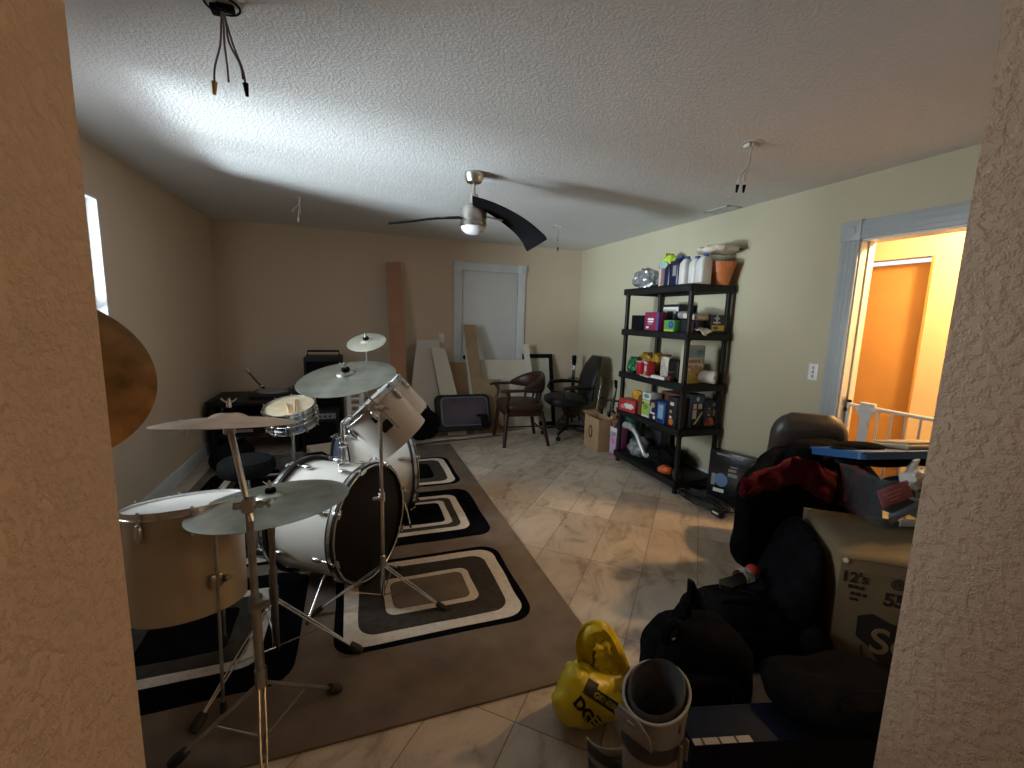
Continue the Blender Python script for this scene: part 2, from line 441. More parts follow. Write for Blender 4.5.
# switch and outlet plates
def plate(name, label, cat, T, kind):
    p = thing(name, label, cat, T.translation)
    M(T).box((0, -.003, 0), (.07, .006, .115), bev=.002).ob('cover_plate', WHITE, p)
    if kind == 'rocker': M(T).box((0, -.008, 0), (.033, .006, .066), bev=.002).ob('rocker', WHITE, p)
    elif kind == 'toggle3':
        for k in range(3): M(T).box((0, -.009, -.03+.03*k), (.012, .012, .018), bev=.002).ob('toggle', mat('beige_toggle', (.45, .42, .36)) if k == 0 else bpy.data.materials['beige_toggle'], p)
    else:
        for z in (-.026, .026): M(T).box((0, -.0075, z), (.034, .004, .038), bev=.004).ob('socket', WHITE, p)
    return p
plate('light_switch', 'white switch plate on the back wall beside the white door', 'light switch', TR(1.07, YB, 1.19), 'rocker')
plate('light_switch', 'pale switch plate with small toggles beside the side doorway casing', 'light switch', TR(XR, 2.255, 1.165, -PI/2), 'toggle3')
p = plate('wall_outlet', 'white outlet with a plug low on the window wall', 'outlet', TR(XL, 4.52, .46, PI/2), 'socket')
M(TR(XL, 4.52, .46, PI/2)).box((0, -.03, .03), (.03, .045, .03), bev=.006).sweep([(0, -.05, .03), (0, -.055, -.01), (.01, -.045, -.08)], .004).ob('plug', WHITE, p)
# ceiling vent
T = TR(2.96, 3.15, H); v = thing('ceiling_vent', 'small louvred metal vent set in the ceiling above the shelf unit', 'vent', (2.96, 3.15, H))
m = M(T); w, l = .14, .27
for s in (-1, 1): m.box((s*(w/2-.011), 0, -.004), (.022, l, .008), bev=.002); m.box((0, s*(l/2-.011), -.004), (w, .022, .008), bev=.002)
m.ob('frame', mat('vent_paint', (.45, .45, .43), .5), v)
M(T).box((0, 0, -.0015), (w-.03, l-.03, .002)).ob('backing', BLACKM, v)
for k in range(7): M(T).box((-.045+.015*k, 0, -.006), (.010, l-.045, .0012), L=None).ob('slat', bpy.data.materials['vent_paint'], v)

# ------------------------------------------------------------------ lights and camera
def area(name, loc, target, sx, sy, power, col, spread=PI):
    d = bpy.data.lights.new(name, 'AREA'); d.shape = 'RECTANGLE'; d.size = sx; d.size_y = sy; d.energy = power; d.color = col; d.spread = spread
    o = bpy.data.objects.new(name, d); COL.objects.link(o); o.location = loc
    o.rotation_euler = (V(target)-V(loc)).to_track_quat('-Z', 'Y').to_euler(); return o
def point(name, loc, power, col, r=.06):
    d = bpy.data.lights.new(name, 'POINT'); d.energy = power; d.color = col; d.shadow_soft_size = r
    o = bpy.data.objects.new(name, d); COL.objects.link(o); o.location = loc; return o
area('sunlit_yard_bounce', (-4.5, 1.95, .50), (1.0, 3.25, 2.35), .9, .36, 335, (.80, .91, 1.0))
area('sky_through_window', (-1.80, 2.90, 1.5), (1.2, 4.1, 1.05), 1.2, 1.2, 112, (.90, .95, 1.0))
point('hall_lamp', (3.62, 1.55, 2.3), 108, (1.0, .60, .25), .07)
point('passage_fill_light', (1.55, -.40, 2.05), 8.5, (1.0, .74, .52), .12)  # unseen fill added behind the camera to brighten the opening's jambs
w = bpy.data.worlds.new('sky'); SC.world = w; w.use_nodes = True
bg = w.node_tree.nodes['Background']; bg.inputs['Color'].default_value = (.62, .78, 1, 1); bg.inputs['Strength'].default_value = 1.2
cd = bpy.data.cameras.new('camera'); cam = bpy.data.objects.new('camera', cd); COL.objects.link(cam); SC.camera = cam
RR = [[0.943457, -0.021361, 0.330805], [-0.330177, -0.149415, 0.932018], [0.029518, -0.988544, -0.14802]]
cam.matrix_world = Matrix(((RR[0][0], -RR[0][1], -RR[0][2], 0), (RR[1][0], -RR[1][1], -RR[1][2], 0), (RR[2][0], -RR[2][1], -RR[2][2], 1.485), (0, 0, 0, 1)))
cd.sensor_fit = 'HORIZONTAL'; cd.sensor_width = 36; cd.lens = 446/1024*36; cd.clip_start = .02
SC.view_settings.view_transform = 'Standard'; SC.view_settings.look = 'None'; SC.view_settings.gamma = 1; SC.view_settings.use_curve_mapping = False
SC.view_settings.exposure = 0.40
SC.cycles.use_denoising = True; SC.cycles.max_bounces = 8; SC.cycles.diffuse_bounces = 5; SC.cycles.sample_clamp_indirect = 4; SC.cycles.caustics_reflective = False; SC.cycles.caustics_refractive = False
# ------------------------------------------------------------------ ceiling fan
HUB = (.785, 3.10)
f = thing('ceiling_fan', 'brushed nickel ceiling fan with two curved black blades and a glass bowl light', 'ceiling fan', (HUB[0], HUB[1], H))
T = TR(HUB[0], HUB[1], 0)
M(T).lathe([(0, H), (.062, H), (.068, H-.008), (.066, H-.03), (.052, H-.062), (.030, H-.072), (.016, H-.074)], n=40).ob('canopy', NICKEL, f)
M(T).cyl((0, 0, 2.20), (0, 0, H-.07), .011).ob('downrod', NICKEL, f)
M(T).lathe([(.0, 2.30), (.03, 2.30), (.034, 2.24), (.055, 2.225), (.086, 2.215), (.092, 2.20), (.092, 2.135), (.088, 2.130), (.088, 2.122), (.092, 2.118), (.092, 2.095), (.086, 2.088), (0, 2.088)], n=48).ob('motor_housing', NICKEL, f)
M(T).lathe([(.084, 2.092), (.084, 2.08), (.074, 2.062), (.052, 2.046), (.026, 2.039), (0, 2.037)], n=40).ob('light_bowl', mat('frosted_glass', (.8, .8, .82), .35), f)
LE = [(0.732, 2.93, 2.245), (0.864, 2.93, 2.222), (1.014, 2.94, 2.178), (1.154, 2.96, 2.12), (1.3, 3.0, 2.04)]
TE = [(0.752, 3.0, 2.208), (0.835, 3.04, 2.193), (0.955, 3.1, 2.161), (1.101, 3.18, 2.104), (1.199, 3.25, 2.05), (1.258, 3.3, 1.986)]
def samp(P, t):
    x = t*(len(P)-1); i = min(int(x), len(P)-2); k = x-i
    q = [V(P[max(0, i-1)]), V(P[i]), V(P[i+1]), V(P[min(len(P)-1, i+2)])]
    return .5*((2*q[1])+(-q[0]+q[2])*k+(2*q[0]-5*q[1]+4*q[2]-q[3])*k*k+(-q[0]+3*q[1]-3*q[2]+q[3])*k**3)
for turn in (0, 1):
    R2 = Matrix.Translation((HUB[0], HUB[1], 0)) @ Matrix.Rotation(PI*turn, 4, 'Z') @ Matrix.Translation((-HUB[0], -HUB[1], 0))
    rings = []
    if turn: LE, TE = [(.735, 3.22, 2.176), (.556, 3.22, 2.151), (.372, 3.22, 2.113), (.228, 3.22, 2.086)], [(.68, 2.98, 2.113), (.515, 2.98, 2.093), (.345, 2.98, 2.059), (.211, 2.98, 2.034)]; R2 = Matrix()
    for i in range(17):
        t = i/16; a, b = samp(LE, t), samp(TE, t)
        if t > .96: a = a.lerp(b, .04); b = b.lerp(a, .04)
        c = (b-a).normalized(); n = c.cross(V((1, .1, -.3))).normalized()*.004
        rings.append([R2 @ (a+n), R2 @ (a.lerp(b, .5)+n*1.2), R2 @ (b+n), R2 @ (b-n), R2 @ (a.lerp(b, .5)-n*1.2), R2 @ (a-n)])
    bl = M().loft(rings).ob('blade', BLACKM, f)
    p0, p1 = (V((.80, 3.05, 2.17)), V((.98, 3.07, 2.145))) if not turn else (V((.76, 3.12, 2.15)), V((.55, 3.10, 2.128)))
    M().sweep([p0, p0.lerp(p1, .5)+V((0, 0, -.004)), p1], [.016, .013, .016], flat=.35).ob('blade_bracket', NICKEL, bl)

# ------------------------------------------------------------------ open junction boxes with hanging wires
YEL = mat('amber_plastic', (.5, .33, .05), .4); WGREY = mat('grey_wire', (.16, .16, .17), .5); WWHT = mat('white_wire', (.62, .60, .55), .5)
def wires(label, x, y, L, col, caps, spread=.03, hole=True, clip=True):
    t = thing('hanging_wires', label, 'wires', (x, y, H), group=None)
    M(TR(x, y, 0)).lathe([(.052, H+.03), (.052, H-.003), (.046, H-.003), (.046, H+.028), (0, H+.028)], n=24).ob('ceiling_box', BLACKM if hole else CEIL, t)
    if clip: M().box((x+.01, y-.005, H-.010), (.05, .025, .018), bev=.004).box((x-.02, y+.01, H-.012), (.03, .04, .02), bev=.004).ob('clamp', BLACKM if col is WGREY else WWHT, t)
    for k, (dx, dy, l, c) in enumerate(caps):
        pts = [(x, y, H), (x+dx*.15, y+dy*.15, H-l*.2), (x+dx*.35+.006*math.sin(k*2.), y+dy*.4, H-l*.5), (x+dx*.9, y+dy*.8, H-l*.8), (x+dx, y+dy, H-l)]
        m = M().sweep([samp(pts, i/14) for i in range(15)], .0032, n=6).ob('wire', col, t)
        if c: M().cyl((x+dx, y+dy, H-l+.004), (x+dx*1.06, y+dy*1.06, H-l-.035), .009, .005, n=10).ob('wire_nut', c, m)
wires('grey wires with wire nuts hanging from the open ceiling box nearest the passage', -.375, 1.808, .26, WGREY, [(-.035, 0, .235, YEL), (.05, .02, .215, BLACKM), (.043, .02, .20, None), (.005, .0, .225, None)])
wires('short white wires hanging from the ceiling by the back end of the window wall', -.411, 4.357, .2, WWHT, [(-.02, 0, .17, WWHT), (-.06, 0, .13, None), (.0, 0, .14, None)], hole=False, clip=False)
wires('black-tipped wires dangling from a ceiling clamp near the side doorway', 2.024, 1.982, .26, WWHT, [(-.03, 0, .22, BLACKM), (-.075, -.0, .225, BLACKM), (-.04, .0, .2, None)], hole=False)
wires('thin wires hanging from the ceiling in front of the far room corner', 2.027, 4.425, .24, WGREY, [(.01, 0, .22, BLACKM), (.0, 0, .16, None)], hole=False, clip=False)

# ------------------------------------------------------------------ area rug
r = thing('area_rug', 'large taupe area rug with rounded black, ivory and charcoal square pattern', 'rug', (-.15, 3.2, 0))
M().box((-.14, 3.22, .006), (2.32, 3.52, .012), bev=.004).ob('pile', RUGT, r)
SQ = [(-.12, .83, 1.86, 2.60, (0, .04, .11, .235, .275), 'BWGWT'), (-.10, .88, 2.75, 3.60, (0, .13, .185, .24, .285), 'BWGWB'), (-.10, .88, 3.72, 4.50, (0, .04, .10, .21), 'BWGB'),
      (-1.22, -.265, 1.78, 2.63, (0, .15, .21, .30), 'BWGB'), (-1.22, -.27, 2.75, 3.56, (0, .04, .11, .24), 'BWGT'), (-1.22, -.27, 3.72, 4.50, (0, .13, .185, .24), 'BWGB')]
pal = {'B': 0, 'W': 1, 'G': 2, 'T': 3}
for (x0, x1, y0, y1, ins, cs) in SQ:
    m = M()
    for k, (d, c) in enumerate(zip(ins, cs)):
        poly = rrect(x1-x0-2*d, y1-y0-2*d*(.9), max(.035, .11-d*.25), 6, (x0+x1)/2, (y0+y1)/2)
        z0 = .0125 if k == 0 else .0125+.0012*k
        # slightly wavering hand-cut edge
        poly2 = []
        for i, (px, py) in enumerate(poly):
            qx, qy = poly[(i+1) % len(poly)]
            n = max(1, int(math.hypot(qx-px, qy-py)/.05))
            for j in range(n):
                ax, ay = px+(qx-px)*j/n, py+(qy-py)*j/n
                w = noise.noise((ax*5, ay*5, k+x0))*.007
                poly2.append((ax+w, ay+w*.8))
        m.prism(poly2, .0012, pal[c], TR(0, 0, z0-.0006))
    m.ob('square_motif', [RUGB, RUGW, RUGG, RUGT], r)

# ------------------------------------------------------------------ drums
def drum(name, label, cat, c, n, R, L, shell, head, head2, lugs=8, hoopw=.0, group=None, wood_hoop=False, base=None, lug_len=.06, bottom=True):
    """c: centre of the batter head, n: direction it faces; the shell runs back along -n"""
    c = V(c); n = V(n).normalized()
    t = thing(name, label, cat, base or (c.x, c.y, 0), group=group)
    T = axis_m(c, n)
    M(T).lathe([(R-.008, -.006), (R-.002, -.006), (R-.001, -.02), (R-.001, -L+.02), (R-.002, -L+.006), (R-.008, -L+.006)], n=64, closed=True).ob('shell', shell, t)
    hd = .028 if not wood_hoop else .042
    for z, s, h in ((0, 1, head), (-L, -1, head2))[:2 if bottom else 1]:
        M(T).lathe([(0, z+s*.001), (R*.6, z+s*.001), (R+.001, z), (R+.002, z-s*.008), (R-.003, z-s*.008), (R-.004, z-s*.003), (0, z-s*.002)], n=64).ob('drumhead', h, t)
        m = M(T)
        if wood_hoop:
            m.lathe([(R+.004, z-s*.030), (R+.022, z-s*.030), (R+.022, z+s*.012), (R+.004, z+s*.012)], n=64, closed=True, mi=0)
            m.lathe([(R+.0225, z-s*.018), (R+.025, z-s*.018), (R+.025, z+s*.001), (R+.0225, z+s*.001)], n=64, closed=True, mi=1)
            m.torus(R+.011, .006, 1, L=Matrix.Translation((0, 0, z+s*.013)))
            m.ob('hoop', [BLACK, CHROME], t)
        else:
            m.lathe([(R+.002, z-s*.016), (R+.007, z-s*.016), (R+.007, z-s*.012), (R+.005, z-s*.010), (R+.005, z+s*.008), (R+.009, z+s*.010), (R+.008, z+s*.013), (R+.002, z+s*.011)], n=64, closed=True)
            m.ob('hoop', CHROME, t)
    for k in range(lugs):
        a = 2*PI*(k+.5)/lugs
        for z, s in ((0, 1), (-L, -1))[:2 if bottom else 1]:
            m = M(T @ Matrix.Rotation(a, 4, 'Z'))
            zl = z-s*(.055 if not wood_hoop else .095)
            m.blob((R+.012, 0, zl), (.012, .013, lug_len/2), sub=2, p=3)
            m.cyl((R+.014, 0, zl), (R+.014, 0, z+s*.012), .0036, n=8)
            if wood_hoop:
                m.box((R+.016, 0, z+s*.006), (.030, .020, .016), bev=.004); m.cyl((R+.014, 0, z+s*.012), (R+.014, 0, z+s*.034), .006, n=8)
                m.sweep([(R+.014, -.022, z+s*.03), (R+.014, .022, z+s*.03)], .0045, n=8)
            else:
                m.box((R+.010, 0, z+s*.006), (.012, .014, .010), bev=.002); m.cyl((R+.014, 0, z+s*.012), (R+.014, 0, z+s*.020), .0055, n=6)
            m.ob('lug', CHROME, t)
    return t, T
# bass drum facing the doorway, near one
b1, T1 = drum('bass_drum', 'white bass drum with a black front head, nearest the passage', 'drum', (.058, 2.384, .372), (.797, -.603, .03), .295, .42, DRUMW, HEADB, HEADW, 8, wood_hoop=True, group=None)
b2, T2 = drum('bass_drum', 'second white bass drum with chrome-edged hoops, behind the black-headed one', 'drum', (.33, 3.29, .335), (.98, .19, -.03), .28, .46, DRUMW, HEADB, HEADD, 8, wood_hoop=True)
def spur(t, p0, p1):
    sp = M().cyl(p0, p1, .006).ob('spur', CHROME, t)
    M().cyl(V(p1)+(V(p0)-V(p1)).normalized()*.03, p1, .010, .007).ob('rubber_tip', RUBBER, sp)
    M().blob(p0, (.018, .018, .022), sub=2, p=3).ob('spur_bracket', CHROME, t)
spur(b1, (-.165, 2.315, .16), (-.245, 2.12, .016)); spur(b1, (.11, 2.70, .20), (.23, 2.80, .016))
spur(b2, (.30, 3.06, .22), (.342, 2.975, .016)); spur(b2, (.33, 3.50, .20), (.46, 3.40, .016))
# tom posts rising from the near bass drum
m = M()
m.cyl((-.07, 2.50, .655), (-.07, 2.50, .90), .0125).sweep([(-.07, 2.50, .90), (-.04, 2.50, .93), (.03, 2.50, .90)], .010)
m.blob((-.07, 2.5, .67), (.035, .03, .016), sub=2, p=3).blob((-.07, 2.5, .78), (.022, .022, .02), sub=2, p=4)
m.ob('tom_post', CHROME, b1)
m = M(); m.cyl((.10, 2.60, .62), (.10, 2.62, .80), .0125).blob((.10, 2.60, .64), (.035, .03, .016), sub=2, p=3).blob((.10, 2.61, .73), (.022, .022, .02), sub=2, p=4); m.ob('tom_post', CHROME, b1)
tA, TA = drum('rack_tom', 'white rack tom tipped toward the window wall, in front of the other rack tom', 'drum', (.062, 2.461, .998), (-.664, .128, .737), .163, .27, DRUMW, HEADW, HEADW, 6, bottom=False)
tB, TB = drum('rack_tom', 'white rack tom tipped toward the window wall, tucked behind the nearer rack tom', 'drum', (.14, 2.81, 1.0), (-.664, .10, .742), .163, .25, DRUMW, HEADW, HEADW, 6, bottom=False)
for t, T in ((tA, TA), (tB, TB)):
    M(T).box((0, -.17, -.13), (.06, .02, .05), bev=.006).ob('mount_bracket', BLACK, t)
# badge on the near rack tom
M(TA @ Matrix.Rotation(math.radians(-95), 4, 'Z')).box((.1645, 0, -.07), (.002, .03, .035), bev=.0008).ob('badge', BLACK, tA)
# floor tom
ft, TF = drum('floor_tom', 'tall cream floor tom on legs beside the passage opening', 'drum', (-.650, 2.013, .714), (-.031, .187, .982), .198, .40, DRUMC, HEADW, HEADW, 8, lug_len=.07, bottom=False)
for a in (-50, 75, 190):
    TL = TF @ Matrix.Rotation(math.radians(a), 4, 'Z')
    top = TL @ V((.222, 0, -.10)); up = (TL.to_3x3() @ V((0, 0, 1)))
    k = (top.z-.014)/up.z
    lg = M().sweep([top, top-up*(k-.03), top-up*k], .006, n=10).ob('leg', DARKCHROME, ft)
    M().cyl(top-up*(k-.035), top-up*k, .011, .013).ob('rubber_foot', RUBBER, lg)
    M(TL).box((.21, 0, -.27), (.028, .045, .05), bev=.008).lathe([(0, 0), (.014, 0), (.014, .012), (.006, .016), (.006, .03), (0, .032)], n=14, L=TR(.222, .022, -.27, rx=-PI/2)).ob('leg_bracket', DARKCHROME, ft)
# snare
sn, TS = drum('snare_drum', 'small chrome snare drum with a worn cream head on a low stand', 'drum', (-.474, 3.65, .773), (-.114, -.242, .963), .174, .14, STEELD, HEADY, HEADW, 10, lug_len=.03)
M(TS).torus(.1765, .003, L=Matrix.Translation((0, 0, -.05))).torus(.1765, .003, L=Matrix.Translation((0, 0, -.09))).ob('shell_bead', CHROME, sn)
for k, (p, q) in enumerate((((-.03, .05, .010), (.02, -.155, .012)), ((.035, .10, .010), (.055, -.15, .012)))):
    a, b = TS @ V((p[0]*.9, p[1], p[2])), TS @ V((q[0], q[1], q[2]+.012))
    d = (b-a)
    t = thing('drumstick', ('wooden drumstick lying on the snare drum head, with its tip nearer the rim', 'wooden drumstick lying on the snare drum head, beside its mate and nearer the bass drums')[k], 'drumstick', tuple(a), group=None)
    M().sweep([a, a+d*.03, a+d*.06, a+d*.25, a+d*.97, a+d], [.002, .0055, .004, .0068, .0072, .005], n=12).ob('shaft', WOODL, t)
# snare stand
def tripod(t, c, hub, r, feet, tube=.011, lift=.03, mat_=CHROME, foot_r=.016, brace=True):
    c = V(c)
    M().cyl((c.x, c.y, hub-.02), (c.x, c.y, hub+.05), tube*1.7).ob('leg_collar', mat_, t)
    for (fx, fy) in feet:
        foot = V((fx, fy, .014+foot_r*.4)); top = V((c.x, c.y, hub)); d = (foot-top); side = V((-d.y, d.x, 0)).normalized()*.008
        m = M()
        for s in (-1, 1): m.sweep([top+side*s, top+d*.5+side*s*1.1, foot-d*.04+side*s*.3], [.004, .004, .004], n=7)
        if brace:
            mid = top+d*.55
            m.sweep([V((c.x, c.y, max(.05, hub*.22))), mid], .0035, n=6)
        lg = m.ob('leg', mat_, t)
        u = d.normalized()
        M().sweep([foot-u*.05, foot-u*.01, foot+u*.008], [foot_r*.8, foot_r, foot_r*.8], n=10).ob('rubber_foot', RUBBER, lg)
def wing(t, p, ax, mat_=CHROME, s=1.):
    T = axis_m(p, ax)
    m = M(T); m.cyl((0, 0, 0), (0, 0, .022*s), .007*s, n=10)
    for k in (-1, 1): m.sweep([(0, 0, .012*s), (k*.014*s, 0, .02*s), (k*.022*s, 0, .028*s)], [.005*s, .005*s, .004*s], n=8, flat=.5)
    return m.ob('wing_nut', mat_, t)
ss = thing('snare_stand', 'low chrome tripod stand holding the snare drum', 'drum stand', (-.46, 3.67, 0))
M().cyl((-.46, 3.67, .05), (-.46, 3.67, .55), .012).cyl((-.46, 3.67, .30), (-.46, 3.67, .42), .016).ob('tube', CHROME, ss)
tripod(ss, (-.46, 3.67), .26, .2, [(-.22, 3.56), (-.62, 3.48), (-.50, 3.90)])
for a in (20, 140, 260):
    ca, sa = math.cos(math.radians(a)), math.sin(math.radians(a))
    e = TS @ V((ca*.19, sa*.19, -.135)); M().sweep([(-.46, 3.67, .55), tuple(V((-.46, 3.67, .56)).lerp(e, .6)), tuple(e), tuple(e+V((0, 0, .03)))], .006, n=8).ob('basket_arm', CHROME, ss)

# ------------------------------------------------------------------ cymbals and their stands
def cymbal(label, c, n, R, m_, bell=.24, bow=.12):
    t = thing('cymbal', label, 'cymbal', tuple(c))
    T = axis_m(c, n); rb = R*bell; hb = R*.085; h = R*bow
    top = [(.006, hb+.0)] + [(rb*math.sin(a), hb*math.cos(a)) for a in (.25, .55, .85, 1.15, 1.4)] + [(rb+(R-rb)*k, -h*(.1*k+.9*k*k)) for k in (.08, .2, .35, .5, .65, .8, .92, 1)]
    prof = top+[(r_, z-.0018) for r_, z in reversed(top)]
    M(T).lathe(prof, n=96, closed=True).ob('disc', m_, t)
    fl_ = M(T).lathe([(0, hb-.004), (.018, hb-.004), (.02, hb+.004), (.018, hb+.014), (.007, hb+.014), (0, hb+.014)], n=20).ob('felt', BLKFAB, t)
    return t, T, hb
BR = {}
c1, TC1, h1 = cymbal('large aged bronze cymbal tipped on edge beside the passage wall', (-.711, 1.388, 1.321), (.544, -.704, .457), .2286, BRASSB)
c2, TC2, h2 = cymbal('tan cymbal seen edge-on at the top of the nearest chrome stand', (-.384, 1.608, 1.142), (.02, .165, .986), .2032, BRASST, .26, .10)
c3, TC3, h3 = cymbal('wide tarnished ride cymbal hanging low over the floor tom', (-.314, 1.832, .774), (-.072, .074, .995), .279, BRASSG, .2, .07)
c4, TC4, h4 = cymbal('tarnished crash cymbal on a boom in front of the rack toms', (-.04, 2.242, 1.193), (-.145, -.216, .965), .2286, BRASSG, .2, .07)
c5, TC5, h5 = cymbal('small pale splash cymbal, farthest from the passage', (.073, 3.139, 1.302), (-.181, -.392, .902), .127, BRASSL, .3, .09)
def stand_top(t, T, hb, m_=CHROME):
    """rod, sleeve and wing nut through a cymbal"""
    n = T.to_3x3() @ V((0, 0, 1)); c = T.translation
    M().cyl(c-n*.05, c+n*(hb+.045), .004, n=8).ob('top_rod', m_, t)
    wing(t, c+n*(hb+.016), n, m_)
    M().lathe([(0, -.03), (.016, -.03), (.018, -.018), (.012, -.006), (0, -.006)], n=16, L=T).ob('cup_washer', m_, t)
def clamp(t, p, ax, m_=CHROME, s=1.):
    T = axis_m(p, ax); m = M(T)
    m.box((0, 0, 0), (.034*s, .03*s, .04*s), bev=.006*s).cyl((-.035*s, 0, 0), (.035*s, 0, 0), .010*s)
    m.sweep([(.035*s, 0, 0), (.055*s, 0, 0)], .005*s); m.sweep([(.052*s, -.018*s, 0), (.052*s, .018*s, 0)], [.006*s, .006*s], n=8)
    return m.ob('tilter', m_, t)
# nearest stand
s1 = thing('cymbal_stand', 'nearest chrome tripod cymbal stand, holding the tan edge-on cymbal', 'cymbal stand', (-.315, 1.5, 0))
M().cyl((-.315, 1.5, .03), (-.318, 1.502, .55), .0145).ob('lower_tube', DARKCHROME, s1)
M().cyl((-.318, 1.502, .50), (-.322, 1.503, .885), .0115).ob('upper_tube', DARKCHROME, s1)
M().cyl((-.318, 1.502, .53), (-.318, 1.502, .575), .021).box((-.30, 1.49, .552), (.05, .02, .022), bev=.005).ob('height_collar', DARKCHROME, s1)
top = TC2.translation - V((.0, .0, .03))
M().cyl((-.312, 1.49, .835), top, .0095).ob('tilt_rod', CHROME, s1); clamp(s1, (-.322, 1.503, .885), (0, 0, 1), CHROME, 1.15)
M().cyl(top-V((0, 0, .022)), top+V((0, 0, .012)), .017).ob('upper_tilter', DARKCHROME, s1)
tripod(s1, (-.315, 1.5), .27, .2, [(-.09, 1.68), (-.585, 1.53), (-.27, 1.235)], mat_=DARKCHROME, foot_r=.02); stand_top(s1, TC2, h2)
# stand of the low ride
s2 = thing('cymbal_stand', 'chrome tripod stand under the low wide ride cymbal', 'cymbal stand', (-.345, 1.95, 0))
M().cyl((-.345, 1.95, .04), (-.335, 1.905, .45), .0145).ob('lower_tube', DARKCHROME, s2)
M().cyl((-.336, 1.91, .42), (-.318, 1.845, .735), .0115).ob('upper_tube', DARKCHROME, s2)
clamp(s2, (-.318, 1.845, .725), (0, 0, 1), DARKCHROME, .8)
tripod(s2, (-.342, 1.94), .29, .2, [(-.007, 1.867), (-.56, 1.645), (-.47, 2.29)], foot_r=.02); stand_top(s2, TC3, h3)
# boom stand in front of the bass drum
s3 = thing('cymbal_stand', 'chrome boom stand in front of the black-headed bass drum', 'cymbal stand', (.11, 2.2, 0))
M().cyl((.11, 2.2, .05), (.11, 2.2, .62), .0115).ob('lower_tube', CHROME, s3); M().cyl((.11, 2.2, .58), (.11, 2.2, 1.03), .0085).ob('upper_tube', CHROME, s3)
M().cyl((.11, 2.2, .56), (.11, 2.2, .60), .017).box((.09, 2.19, .58), (.05, .016, .016), bev=.004).ob('height_collar', CHROME, s3)
d = (TC4.translation-V((.11, 2.2, 1.03))).normalized()
M().cyl(V((.11, 2.2, 1.03))-d*.13, TC4.translation-d*.03, .0055).ob('boom', DARKCHROME, s3); clamp(s3, (.11, 2.2, 1.03), (0, 0, 1), CHROME, .75)
tripod(s3, (.11, 2.2), .22, .2, [(.40, 2.04), (-.222, 2.186), (.22, 2.47)]); stand_top(s3, TC4, h4)
# far splash stand
s4 = thing('cymbal_stand', 'slim chrome stand rising behind the rack toms to the small splash cymbal', 'cymbal stand', (.08, 3.62, 0))
M().cyl((.08, 3.62, .05), (.08, 3.60, .8), .0115).ob('lower_tube', CHROME, s4); M().cyl((.08, 3.60, .78), (.073, 3.145, 1.27), .0085).ob('upper_tube', CHROME, s4)
clamp(s4, (.0725, 3.13, 1.255), (0, 0, 1), CHROME, .7)
tripod(s4, (.08, 3.62), .28, .2, [(.32, 3.64), (-.05, 3.82), (-.06, 3.46)], brace=False); stand_top(s4, TC5, h5)
# stand of the bronze cymbal, mostly behind the passage wall
s5 = thing('cymbal_stand', 'chrome tripod stand behind the aged bronze cymbal beside the passage wall', 'cymbal stand', (-.86, 1.46, 0))
M().cyl((-.86, 1.46, .04), (-.86, 1.46, .75), .0145).ob('lower_tube', DARKCHROME, s5); M().cyl((-.86, 1.46, .70), (-.86, 1.46, 1.22), .0115).ob('upper_tube', DARKCHROME, s5)
n1 = TC1.to_3x3() @ V((0, 0, 1))
M().cyl((-.86, 1.46, 1.22), TC1.translation-n1*.05, .0085).ob('tilt_rod', CHROME, s5); clamp(s5, (-.86, 1.46, 1.22), (0, 0, 1), DARKCHROME)
tripod(s5, (-.86, 1.46), .28, .2, [(-.60, 1.37), (-1.10, 1.28), (-.90, 1.74)], mat_=DARKCHROME); stand_top(s5, TC1, h1)
# throne
th = thing('drum_throne', 'low round black drum throne near the window wall', 'stool', (-.69, 3.25, 0))
M(TR(-.69, 3.25, .41)).lathe([(0, .0), (.15, 0), (.166, .012), (.172, .04), (.168, .075), (.150, .098), (.10, .106), (0, .108)], n=48).ob('seat', BLKFAB, th)
M(TR(-.69, 3.25, 0)).cyl((0, 0, .06), (0, 0, .41), .014).lathe([(0, .385), (.06, .385), (.06, .41), (0, .41)], n=20).ob('post', CHROME, th)
tripod(th, (-.69, 3.25), .24, .2, [(-.93, 3.18), (-.55, 3.03), (-.58, 3.48)], mat_=CHROME)
# bass drum pedal by the near drum
pd = thing('bass_pedal', 'black and chrome kick pedal behind the near bass drum', 'pedal', (-.42, 2.85, 0))
TP = TR(-.40, 2.76, .013, rz=math.radians(143))
M(TP).box((.12, 0, .006), (.30, .08, .012), bev=.003).ob('base_plate', DARKCHROME, pd)
M(TP).box((.13, 0, .05), (.25, .075, .008), bev=.002, L=TR(0, 0, 0, ry=math.radians(10))).ob('footboard', BLACK, pd)
for s in (-1, 1): M(TP).cyl((.005, s*.05, 0), (.005, s*.05, .22), .008).ob('upright', CHROME, pd)
M(TP).cyl((.005, -.06, .21), (.005, .06, .21), .007).sweep([(.005, 0, .21), (.03, 0, .30), (.05, 0, .36)], .004).ob('axle', CHROME, pd)
M(TP).blob((.035, 0, .37), (.03, .022, .025), sub=3, p=3).ob('beater', PAPER, pd)
